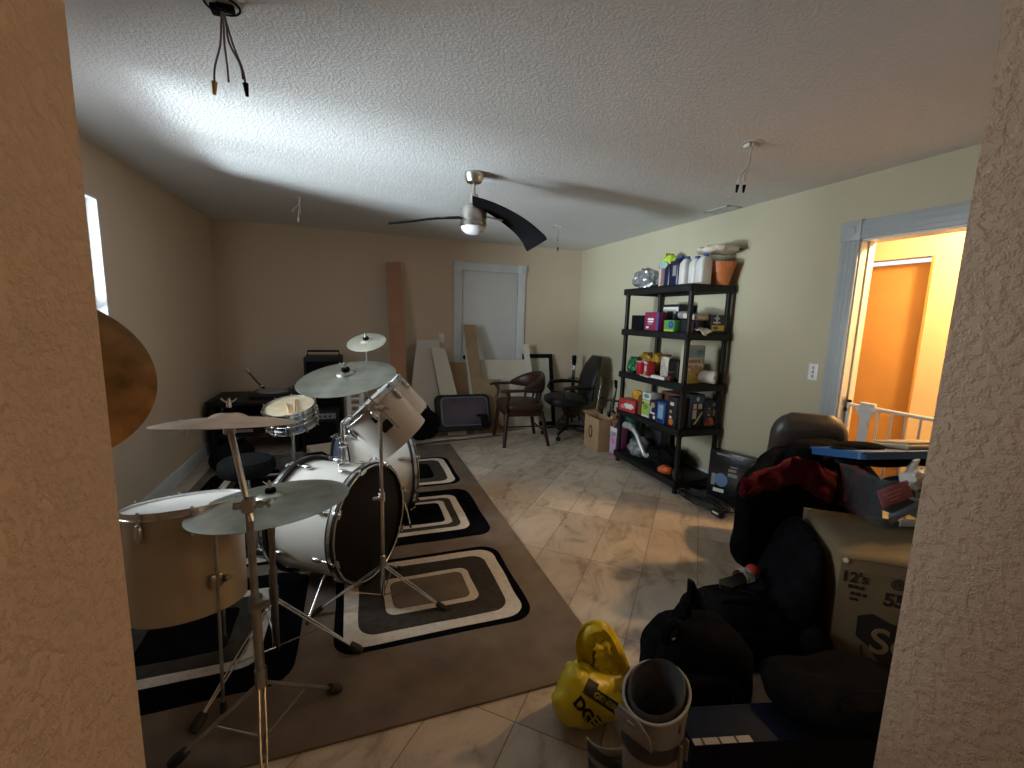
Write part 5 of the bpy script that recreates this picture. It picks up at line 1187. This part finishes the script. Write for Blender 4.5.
for x, y, w, h in ((.045, .437, .016, .016), (.066, .437, .018, .014), (.086, .436, .012, .016), (.055, .408, .014, .013), (.075, .407, .016, .014), (.098, .406, .014, .013), (.062, .383, .03, .010)):
    M(F).box((x, y, .0008), (w, h, .0012), bev=.0004).ob('small_print', INK, sbx)
text_mesh("55%", .075, F @ TR(.225, .405, .0012), 'lettering', INK, sbx, bold=.003)
m = M(F); m.torus(.020, .003, n=28, m=6, L=TR(.20, .478, .001)).torus(.008, .003, n=20, m=6, L=TR(.20, .478, .001)); m.ob('round_mark', INK, sbx)
m = M(F)
ban = [(.085, .315), (.135, .335), (.20, .305), (.32, .300), (.50, .335), (.545, .25), (.50, .13), (.40, .085), (.28, .085), (.18, .125), (.135, .19), (.088, .225)]
m.prism(ban, .0012); m.ob('banner_emblem', INK, sbx)
m = M(F)
for k in range(16):
    a0, a1 = math.radians(180+10*k), math.radians(190+10*k)
    m.sweep([(.30+.19*math.cos(a0), .19+.135*math.sin(a0), .001), (.30+.19*math.cos(a1), .19+.135*math.sin(a1), .001)], .003, n=5)
m.ob('banner_outline', INK, sbx)
text_mesh("Scott", .155, F @ TR(.30, .215, .0022), 'lettering', CARDD, sbx, bold=.002)
M(F).cyl((.016, .545, 0), (.016, .545, .004), .010).ob('sticker', PAPER, sbx)
# black sweater slumped down the carton's side
KT = Matrix(((E2.x, -E1.x, 0, A_.x), (E2.y, -E1.y, 0, A_.y), (0, 0, 1, 0), (0, 0, 0, 1)))
sw = thing('jacket', 'black sweater slumped down the side of the lettered carton', 'jacket', tuple(KT @ V((.2, .08, 0))))
draped(M(KT), [(.535, .10, .42, .03, .05), (.51, .04, .48, .028, .085), (.44, .0, .52, .026, .13), (.32, -.01, .54, .026, .19), (.18, -.03, .55, .026, .24), (.06, -.05, .55, .026, .28), (.012, -.05, .55, .026, .28)], 6, fold=.014).ob('sweater_body', BJ, sw)
M(KT).blob((.0, .06, .12), (.10, .08, .115), amp=.015, seed=4, zmin=.003).ob('sleeve', BJ, sw)
# clear tub
TA_ = V((2.245, 1.245, 0)); f1 = V((.93, -.36, 0)).normalized(); FT = face_T(TA_+V((0, 0, BH+.028)), f1, (0, 0, 1))
tub = thing('plastic_tub', 'clear plastic storage tub packed with odds and ends on the lettered carton', 'plastic tub', tuple(TA_+V((0, 0, BH+.028))), math.atan2(f1.y, f1.x))
TW, TD, TH = .42, .25, .235; CLR = mat_clear('cloudy_clear_plastic', (.26, .28, .30), .09)
def frustum(m, x0, x1, z0, z1, y, g):  # ring of the tub at height y grown by g
    return [V(p) for p in ((x0-g, y, z1+g), (x1+g, y, z1+g), (x1+g, y, z0-g), (x0-g, y, z0-g))]
m = M(FT); rr = lambda y, g, ins: [V((x+TW/2, y, z-TD/2)) for x, z in rrect(TW+2*(g-ins), TD+2*(g-ins), .03, 5)]
m.loft([rr(0, 0, 0), rr(TH*.5, .016, 0), rr(TH, .034, 0), rr(TH, .034, .004), rr(TH*.5, .016, .004), rr(.004, 0, .004)]); m.ob('tub_walls', CLR, tub)
m = M(FT); m.loft([rr(TH-.012, .038, 0), rr(TH-.012, .050, 0), rr(TH+.003, .050, 0), rr(TH+.003, .034, 0)], cap0=False, cap1=False); m.ob('rim', CLR, tub)
def in_tub(name, label, cat, x, y, z, build):
    t = thing(name, label, cat, tuple(FT @ V((x, y, z)))); build(t, FT @ TR(x, y, z)); return t
in_tub('snack_packet', 'pinkish red packet tilted behind the clear wall of the tub', 'packet', .065, .155, -.028, lambda t, T: (M(T @ TR(0, 0, 0, rz=.45)).box((0, 0, 0), (.14, .085, .014), bev=.005).ob('packet_body', S_('pink_red_foil', (.50, .06, .07), .4), t), [M(T @ TR(0, 0, 0, rz=.45)).box((-.01, .018-.018*k, .0075), (.085-.02*k, .007, .001)).ob('printed_line', S_('pale_pink_ink', (.7, .3, .3)), t) for k in range(3)]))
in_tub('plastic_bag', 'crumpled white plastic bag poking out of the top of the tub', 'bag', .16, .235, -.04, lambda t, T: M(T).blob((0, 0, 0), (.055, .055, .04), p=2.1, amp=.02, freq=16, seed=2, fold=.025).sweep([(-.03, .03, 0), (-.02, .075, .005), (-.005, .085, .005)], [.02, .012, .004], n=8).ob('bag_body', S_('white_film', (.62, .62, .58), .4), t))
in_tub('cable_bundle', 'white looped cable inside the tub', 'cable', .20, .14, -.03, lambda t, T: M(T).sweep([(.07*math.cos(a*.4+1)+.01*math.sin(a), .055*math.sin(a*.4+1)+.004*a, -.002*a) for a in range(22)], .008, n=8).ob('cable', WHITE, t))
in_tub('plastic_box', 'slim clear case leaning diagonally inside the tub', 'case', .15, .085, -.03, lambda t, T: M(T @ TR(0, 0, 0, rz=.55)).box((0, 0, 0), (.20, .03, .02), bev=.004).ob('case_body', S_('grey_blue_plastic', (.20, .24, .30), .3), t))
in_tub('paper_stack', 'white printed slip lying along the bottom of the tub', 'papers', .22, .022, -.018, lambda t, T: M(T).box((0, 0, 0), (.24, .034, .006), bev=.001).ob('slip', PAPER, t))
in_tub('small_box', 'small olive green box at the back of the tub', 'box', .30, .09, -.11, lambda t, T: M(T).box((0, -.01, 0), (.14, .13, .10), bev=.004).ob('box_body', S_('olive_print', (.10, .13, .05)), t))
in_tub('coin_token', 'round metal disc at the lower corner of the tub', 'disc', .055, .03, -.012, lambda t, T: M(T).cyl((0, 0, -.003), (0, 0, .003), .014, n=24).ob('disc', CHROME, t))
in_tub('cloth_bundle', 'dark grey cloth filling the back of the tub', 'cloth', .22, .10, -.17, lambda t, T: M(T).blob((0, 0, 0), (.13, .095, .06), amp=.02, seed=4, fold=.02).ob('cloth_body', S_('slate_cloth', (.012, .013, .015), .9), t))
in_tub('paper_card', 'pale card standing at the far end of the tub', 'card', .36, .12, -.025, lambda t, T: M(T @ TR(0, 0, 0, rz=-.2)).box((0, 0, 0), (.07, .06, .004)).ob('card', PAPER, t))
# blue lid laid across the tub
ld = thing('tub_lid', 'bright blue plastic lid lying above the clear tub', 'lid', tuple(FT @ V((.2, TH+.045, -.12))), math.atan2(f1.y, f1.x))
FL = face_T((2.045, 1.315, .895), (.985, -.17, -.01), (0, 0, 1)) @ TR(.10, 0, 0, rx=math.radians(-12))
BL = mat('blue_lid_plastic', (.018, .085, .24), .35, var=.06)
m = M(FL); m.box((.32, .034, -.14), (.64, .012, .29), bev=.005); m.ob('lid_top', BL, ld)
m = M(FL); q = lambda y, g: [V((x+.32, y, z-.14)) for x, z in rrect(.64+g, .29+g, .03, 5)]
m.loft([q(.004, .006), q(.036, .006), q(.036, -.012), q(.004, -.012)], cap0=False, cap1=False); m.ob('lid_rim', BL, ld)
t = thing('cloth', 'dark filler for the shade between the blue lid and the tub contents', 'cloth', (2.5, 1.45, .85)); M(FL).blob((.34, -.022, -.15), (.27, .026, .12), p=2.6, amp=.01, seed=3).ob('cloth_body', BJ, t)  # black shape added to stand for the shaded gap under the lid
t = thing('folded_fabric', 'beige folded cloth on the blue lid, by the passage wall', 'cloth', (2.6, 1.4, .92)); M(FL).box((.44, .052, -.14), (.30, .024, .22), bev=.010, seg=3).ob('fold', S_('beige_cloth', (.40, .33, .24), .9, bump=.3), t); M(FL).box((.45, .070, -.14), (.27, .012, .18), bev=.005, seg=3).ob('fold', c_['beige_cloth'], t)
t = thing('cap', 'black cloth cap lying on the blue lid beside the beige cloth', 'cap', (2.3, 1.45, .92)); m = M(FL); m.blob((.16, .046, -.16), (.12, .030, .09), amp=.006, seed=5); m.ob('crown', BJ, t); M(FL).blob((.05, .044, -.14), (.05, .006, .06)).ob('peak', BJ, t)

# ------------------------------------------------------------------ dark bags in front of the chair
def strap(m, pts, r, flat=.3, n=10, N=24): return m.sweep([samp(pts, i/N) for i in range(N+1)], r, n=n, flat=flat)
dfl = thing('duffel_bag', 'large black duffel bag heaped below the jackets, beside the lettered carton', 'bag', (1.72, 1.46, 0), math.radians(-20))
DT = TR(1.62, 1.385, 0, math.radians(-27))
M(DT).blob((0, 0, .14), (.26, .16, .15), p=2.5, amp=.02, freq=5, seed=7, fold=.025, zmin=.001).ob('bag_body', BJ, dfl)
M(DT).blob((-.02, -.15, .13), (.14, .03, .08), p=3, amp=.006, seed=2).ob('side_pocket', BJ, dfl)
strap(M(DT), [(-.12, -.05, .25), (-.08, -.07, .30), (.05, -.07, .31), (.12, -.05, .25)], .014).ob('handle', BJ, dfl)
M(DT).sweep([(-.17, .0, .262), (0, .02, .292), (.17, .0, .262)], .006, n=6).ob('zip', BLACK, dfl)
sp_ = thing('sandal', 'black sandal with a white patterned strap on top of the duffel bag', 'sandal', (1.62, 1.46, .30))
ST = TR(1.665, 1.45, .290, math.radians(5))
M(ST).loft([[V((x, y, z)) for x, y in [(.10, 0), (.085, .03), (.04, .038), (-.03, .032), (-.09, .034), (-.12, .0), (-.09, -.034), (-.03, -.03), (.04, -.034), (.085, -.028)]] for z in (0, .022)]).ob('sole', BLACK, sp_)
M(ST).loft([[V((.02+.035*k2, .04*math.cos(a), .02+.042*math.sin(a))) for a in [PI*q/10 for q in range(11)]] for k2 in (-.5, 0, .5, 1)], closed=False, cap0=False, cap1=False).ob('strap', mat('white_pattern_strap', (.60, .60, .60), .6, col2=(.02, .02, .02), scale=60), sp_)
t = thing('ball', 'small red rubber ball wedged between the duffel bag and the coat', 'ball', (1.79, 1.53, .31)); M().blob((1.80, 1.50, .300), (.032, .032, .032), sub=4).ob('ball_body', S_('red_rubber', (.32, .02, .015), .45), t); M(TR(1.80, 1.50, .300)).torus(.0322, .0012, n=40, m=6).ob('seam', RUBBER, t)
bp_ = thing('backpack', 'black backpack with upright straps standing beside the grey boots', 'backpack', (1.24, 1.24, 0), math.radians(-15))
PT = TR(1.22, 1.22, 0, math.radians(-15))
M(PT).blob((0, 0, .17), (.20, .15, .185), p=2.9, amp=.02, freq=6, seed=12, fold=.02, zmin=.001).ob('pack_body', BJ, bp_)
M(PT).blob((-.02, -.13, .14), (.14, .05, .11), p=3, amp=.008, seed=4, zmin=.001).ob('front_pocket', BJ, bp_)
m = M(PT); m.loft([[V((x, y, z)) for x, y in ((-.035+d, .0), (-.005+d*.6, .012), (.035-d*.2, .0), (0, -.014))] for d, z in ((0, .30), (.012, .36), (.022, .40), (.028, .46))]); 
M(TR(1.275, 1.32, 0)).loft([[V((c+w*math.cos(q*PI/4), .018*math.sin(q*PI/4), z)) for q in range(8)] for c, w, z in ((.03, .06, .28), (.015, .045, .35), (0, .028, .40), (-.015, .010, .455))]).ob('strap_end', BJ, bp_)
strap(M(), [(1.08, 1.22, .26), (1.055, 1.21, .34), (1.075, 1.205, .385), (1.115, 1.20, .37), (1.12, 1.20, .28)], .020, .4).ob('shoulder_strap', BJ, bp_)
strap(M(), [(1.13, 1.26, .30), (1.145, 1.26, .37), (1.19, 1.26, .415), (1.20, 1.26, .37), (1.19, 1.26, .28)], .020, .4).ob('shoulder_strap', BJ, bp_)
M().box((1.083, 1.188, .335), (.022, .006, .008), bev=.002).box((1.150, 1.240, .345), (.008, .006, .03), bev=.002).ob('strap_buckle', CHROME, bp_)
M(PT).sweep([(.05, -.175, .20), (.06, -.178, .15), (.075, -.17, .11)], .003, n=6).ob('zip_pull', CHROME, bp_)
# crate/box in the near corner
nb = thing('storage_crate', 'dark navy box with a pale label strip, nearest the passage by the grey boots', 'box', (1.3, .9, 0))
NF = face_T((.955, .925, 0), (.97, -.24, 0), (0, 0, 1))
M(NF).box((.47, .10, -.07), (.94, .20, .14), bev=.006).ob('box_body', NAVYFAB, nb)
M(NF).box((.10, .2012, -.012), (.19, .0018, .022)).ob('label_strip', GREYP, nb)
for k in range(3): M(NF).box((.035+.055*k, .2026, -.012), (.006, .0014, .022)).ob('label_mark', INK, nb)
bb2 = thing('garment_bag', 'black garment bag slumped in the near corner on the navy box', 'bag', (1.5, .95, .2)); M(TR(1.56, .89, .25, -.3)).blob((0, 0, 0), (.27, .17, .052), p=2.4, amp=.025, freq=5, seed=9, fold=.03).ob('bag_body', BJ, bb2); strap(M(TR(1.56, .89, .25, -.3)), [(-.1, -.08, .05), (-.06, -.10, .09), (.06, -.10, .09), (.1, -.08, .05)], .010).ob('handle', BJ, bb2)

# ------------------------------------------------------------------ grey boots
SHELL = mat('grey_boot_plastic', (.20, .20, .195), .5, var=.1, scale=12); LINER = mat('grey_boot_liner', (.075, .075, .078), .9, var=.2, scale=30); STRAP = mat('charcoal_strap', (.030, .030, .028), .7)
def boot(label, T, h, sc=1.):
    t = thing('walking_boot', label, 'boot', T.translation, T.to_euler().z)
    S = T @ Matrix.Scale(sc, 4)
    def ring(z, cx, rx, ry, cy=0, N=32, dz=0.): return [V((cx+rx*math.cos(2*PI*q/N), cy+ry*math.sin(2*PI*q/N), z+dz*math.cos(2*PI*q/N))) for q in range(N)]
    prof = [(.0, -.035, .155, .062), (.012, -.035, .16, .066), (.07, -.03, .15, .066), (.12, .0, .115, .068), (.17, .02, .095, .074), (h*.6, .028, .097, .086), (h*.85, .03, .104, .096), (h, .03, .108, .100)]
    rings = [ring(z, cx, rx, ry, dz=(.03*(z/h)**2)) for z, cx, rx, ry in prof]
    inner = [ring(z, cx, rx-.006, ry-.006, dz=(.03*(z/h)**2)) for z, cx, rx, ry in prof[::-1][:4]]
    M(S).loft(rings+inner, cap1=False).ob('shell', SHELL, t)
    li = [ring(h+.012, .03, .094, .086, dz=.035), ring(h+.02, .03, .088, .080, dz=.035), ring(h-.02, .03, .078, .07, dz=.03), ring(h*.5, .025, .066, .058, dz=.01), ring(.2, .02, .06, .052)]
    M(S).loft([ring(h*.8, .03, .095, .086, dz=.03)]+li, cap0=False).ob('liner', LINER, t)
    M(S).sweep([V((.03+.1075*math.cos(a), .0995*math.sin(a), h+.03*math.cos(a))) for a in [2*PI*q/40 for q in range(40)]], .0045, n=8, close=True).ob('rim', mat('pale_boot_rim', (.42, .42, .41), .5) if 'pale_boot_rim' not in bpy.data.materials else bpy.data.materials['pale_boot_rim'], t)
    for z in (h*.72, h*.42):
        k = (z-.17)/(h-.17); rx = .0955+.010*max(0, k)+.003; ry = .077+.02*max(0, k)+.004
        if z < .17: rx, ry = .115, .076
        M(S).lathe([(1, -.026), (1.03, -.02), (1.03, .02), (1, .026)], n=40, closed=False, L=Matrix.Translation((.027, 0, z)) @ Matrix.Diagonal((rx, ry, 1, 1))).ob('strap', STRAP, t)
        m = M(S)
        for s in (-1, 1): m.box((.0, -.105+.0, z), (.006, .014, .075), bev=.002, L=TR(.03+s*.018, 0, 0))
        m.ob('buckle', SHELL, t)
    m = M(S)
    for (a, z) in ((-100, h*.9), (-75, h*.88), (-120, h*.56), (-95, h*.54), (-70, h*.55)):
        c, s = math.cos(math.radians(a)), math.sin(math.radians(a)); M(S).box((.03+.099*c, .093*s, z), (.010, .010, .032), bev=.001).ob('vent_slot', INK, t)
    # tongue plate with a triangular hole
    tp = [(-.055, 0), (.055, .01), (.06, .09), (.035, .15), (-.03, .165), (-.06, .10)]
    F = S @ TR(-.082, -.01, h*.80) @ face_T((0, 0, 0), (0, -1, 0), (-.42, 0, .91))
    hole = [(-.018, .095), (.022, .098), (.004, .135)]
    vs = [V((x, y, 0)) for x, y in tp]+[V((x, y, 0)) for x, y in hole]
    fs = [(0, 1, 6, ), (0, 1, 7), (1, 2, 7), (2, 3, 7), (3, 8, 7), (3, 4, 8), (4, 5, 8), (5, 6, 8), (5, 0, 6), (0, 7, 6)]
    fs = [(0, 1, 7), (0, 7, 6), (1, 2, 7), (2, 3, 7), (3, 8, 7), (3, 4, 8), (4, 5, 8), (5, 6, 8), (5, 0, 6)]
    o = M(F).add(vs, fs).ob('tongue_plate', SHELL, t); sm = o.modifiers.new('thick', 'SOLIDIFY'); sm.thickness = .006; sm.offset = 0
    return t
boot('grey walking boot with a dark open top, between the yellow bag and black backpack', TR(.762, .905, 0, math.radians(22)), .51, .88)
#boot('shorter grey walking boot with dark straps, behind the taller boot and beside the yellow bag', TR(.60, 1.02, 0, math.radians(15)), .24, .82)

gs = thing('boot_shell', 'curved grey splint plate with dark straps leaning beside the grey boot', 'splint', (.62, 1.02, 0))
GT = TR(.755, 1.045, 0, math.radians(20), rx=math.radians(-14), ry=math.radians(6))
rows = [[V(((.075+.02*z)*math.cos(math.radians(a)), (.075+.02*z)*math.sin(math.radians(a)), z)) for a in range(150, 331, 12)] for z in (.01, .06, .10, .13, .155)]
o = M(GT).loft(rows, closed=False, cap0=False, cap1=False).ob('plate', SHELL, gs); sm = o.modifiers.new('thick', 'SOLIDIFY'); sm.thickness = .005
for z in (.06, .115):
    o = M(GT).loft([[V(((.0785+.02*zz)*math.cos(math.radians(a)), (.0785+.02*zz)*math.sin(math.radians(a)), zz+.03*math.sin(math.radians(a)*.8))) for a in range(160, 321, 10)] for zz in (z-.016, z+.016)], closed=False, cap0=False, cap1=False).ob('strap', STRAP, gs); sm = o.modifiers.new('thick', 'SOLIDIFY'); sm.thickness = .004
# ------------------------------------------------------------------ yellow shopping bag
YB_ = mat('yellow_film', (.62, .50, .02), .38, var=.28, scale=9, bump=.35, bscale=22)
yb = thing('shopping_bag', 'yellow plastic shopping bag with black lettering on the floor by the rug corner', 'shopping bag', (.78, 1.29, 0))
m = M(); bm = bmesh.new(); bmesh.ops.create_icosphere(bm, subdivisions=5, radius=1)
for v in bm.verts:
    d = v.co.normalized(); q = V((d.x*.148, d.y*.105, .125+d.z*.125))
    up = max(0, d.z)
    q.x = q.x*(1-.12*up)-.02*up+.015; q.z += .045*math.exp(-((d.x+.45)/.35)**2)*up
    a = (abs(noise.noise(q*11+V((3, 1, 7))))-.22)*.075+noise.noise(q*7)*.035+(abs(noise.noise(q*28))-.2)*.022
    a *= 1-.85*max(0, d.dot(V((-.30, -.72, .60)).normalized()))**1.5
    q += V((d.x, d.y, d.z*.6))*a*(.35+.65*abs(d.z+.3))
    q.z = max(.002, q.z); v.co = q+V((.765, 1.30, 0))
m._bm(bm, 0); m.v = [V((p.x+.012, p.y-.02, p.z*.86)) for p in m.v]; bag = m.ob('bag_body', YB_, yb, smooth=70); M().blob((.852, 1.288, .245), (.042, .016, .062), sub=4, amp=.014, freq=18, seed=5, fold=.022).ob('knot', YB_, yb)
def ribbon(pts, wid, nrm, N=26, th=.003, seed=0):
    """crinkled strip along pts"""
    L = []; nrm = V(nrm).normalized()
    for i in range(N+1):
        t = i/N; p = samp(pts, t)+V((.012, -.02, -.035)); d = (samp(pts, min(1, t+.02))-samp(pts, max(0, t-.02))).normalized(); s = d.cross(nrm).normalized(); w = wid(t)
        row = []
        for j in range(9):
            k = (j-4)/4; row.append(p+s*k*w+nrm*(.010*math.sin(k*5+t*7+seed)+noise.noise((k*3, t*9, seed))*.012))
        L.append(row)
    mm = M(); mm.loft(L, closed=False, cap0=False, cap1=False); return mm
o = ribbon([(.80, 1.335, .20), (.79, 1.33, .27), (.785, 1.325, .335), (.81, 1.315, .368), (.845, 1.31, .335), (.88, 1.30, .26), (.905, 1.28, .18), (.915, 1.25, .11)], lambda t: .040+.012*math.sin(t*PI), (-.25, -.8, .5)).ob('handle', YB_, yb); sm = o.modifiers.new('thick', 'SOLIDIFY'); sm.thickness = .002
from mathutils.bvhtree import BVHTree
def conform(o, target, direction, off=.0025):
    """lay a flat print onto the crumpled film"""
    tw = wm(target); bv = BVHTree.FromPolygons([tw @ v.co for v in target.data.vertices], [tuple(p.vertices) for p in target.data.polygons])
    ow = wm(o); inv = ow.inverted(); d = V(direction).normalized(); miss = []
    for v in o.data.vertices:
        p = ow @ v.co; h = bv.ray_cast(p-d*.3, d)
        if h[0] is not None: v.co = inv @ (h[0]-d*off)
        else: miss.append(v.index)
    if miss:
        bm = bmesh.new(); bm.from_mesh(o.data); bm.verts.ensure_lookup_table(); bmesh.ops.delete(bm, geom=[bm.verts[i] for i in miss], context='VERTS'); bm.to_mesh(o.data); bm.free()
    return o
vd = V((.80, 1.24, .14))-V((0, 0, 1.485)); vd.normalize()
def print_T(p, ang):
    rgt = V((vd.y, -vd.x, 0)).normalized(); up = rgt.cross(vd).normalized()
    r2 = rgt*math.cos(ang)+up*math.sin(ang); return face_T(p, r2, up*math.cos(ang)-rgt*math.sin(ang))
PB = print_T((.785, 1.20, .145), math.radians(-20))
def patch(poly, T, material, name, off, N=14):
    bm = bmesh.new(); x0, x1 = min(p[0] for p in poly), max(p[0] for p in poly); y0, y1 = min(p[1] for p in poly), max(p[1] for p in poly)
    mm = M(T); rows = [[V((x0+(x1-x0)*i/N, y0+(y1-y0)*j/4, 0)) for i in range(N+1)] for j in range(5)]; bm.free()
    mm.loft(rows, closed=False, cap0=False, cap1=False); o = mm.ob(name, material, yb); return conform(o, bag, vd, off)
patch([(-.045, .0), (.085, .036)], PB, INK, 'printed_band', .0022); patch([(-.06, .0), (-.02, .052)], PB, INK, 'printed_band', .0020, 6)
conform(text_mesh('GENERAL', .026, PB @ TR(.033, .017, 0), 'lettering', YB_, yb, bold=.0008), bag, vd, .004)
PD = print_T((.760, 1.18, .088), math.radians(-42))
conform(text_mesh('DG', .05, PD @ TR(-.052, .0, 0), 'lettering', INK, yb, bold=.0025), bag, vd, .0028)
for k, (x0, y0, x1, y1) in enumerate(((-.012, .022, .030, .029), (-.008, .008, .026, .015), (-.010, -.006, .024, .001))):
    patch([(x0, y0), (x1, y1)], PD, INK, 'small_print', .0024, 8)

# ------------------------------------------------------------------ repeats share a group
GROUPS = {'cymbal': 'cymbals of the drum kit', 'cymbal_stand': 'chrome cymbal stands', 'bass_drum': 'bass drums of the kit', 'rack_tom': 'rack toms of the kit', 'drumstick': 'drumsticks on the snare drum',
          'hanging_wires': 'wires hanging from the ceiling boxes', 'light_switch': 'switch plates on the walls', 'motor_oil_jug': 'dark jugs on the top shelf', 'detergent_jug': 'white jugs on the top shelf',
          'flower_pot': 'nested orange flower pots', 'tin_canister': 'dark red tins on the third shelf', 'shelf_board': 'boards leaning on the back wall', 'cardboard_sheet': 'cardboard leaning on the back wall',
          'floor_plank': 'strips lying by the back wall', 'guitar': 'guitars in the far corner', 'guitar_stand': 'guitar stands in the far corner', 'food_carton': 'food cartons around the shelf unit',
          'snack_bag': 'snack bags on the shelf unit', 'snack_box': 'snack boxes on the shelf unit', 'jacket': 'clothes heaped on the draped chair'}
for o in list(bpy.data.objects):
    if o.parent is None and 'category' in o and 'group' not in o:
        g = GROUPS.get(o.name.split('.')[0])
        if g: o['group'] = g
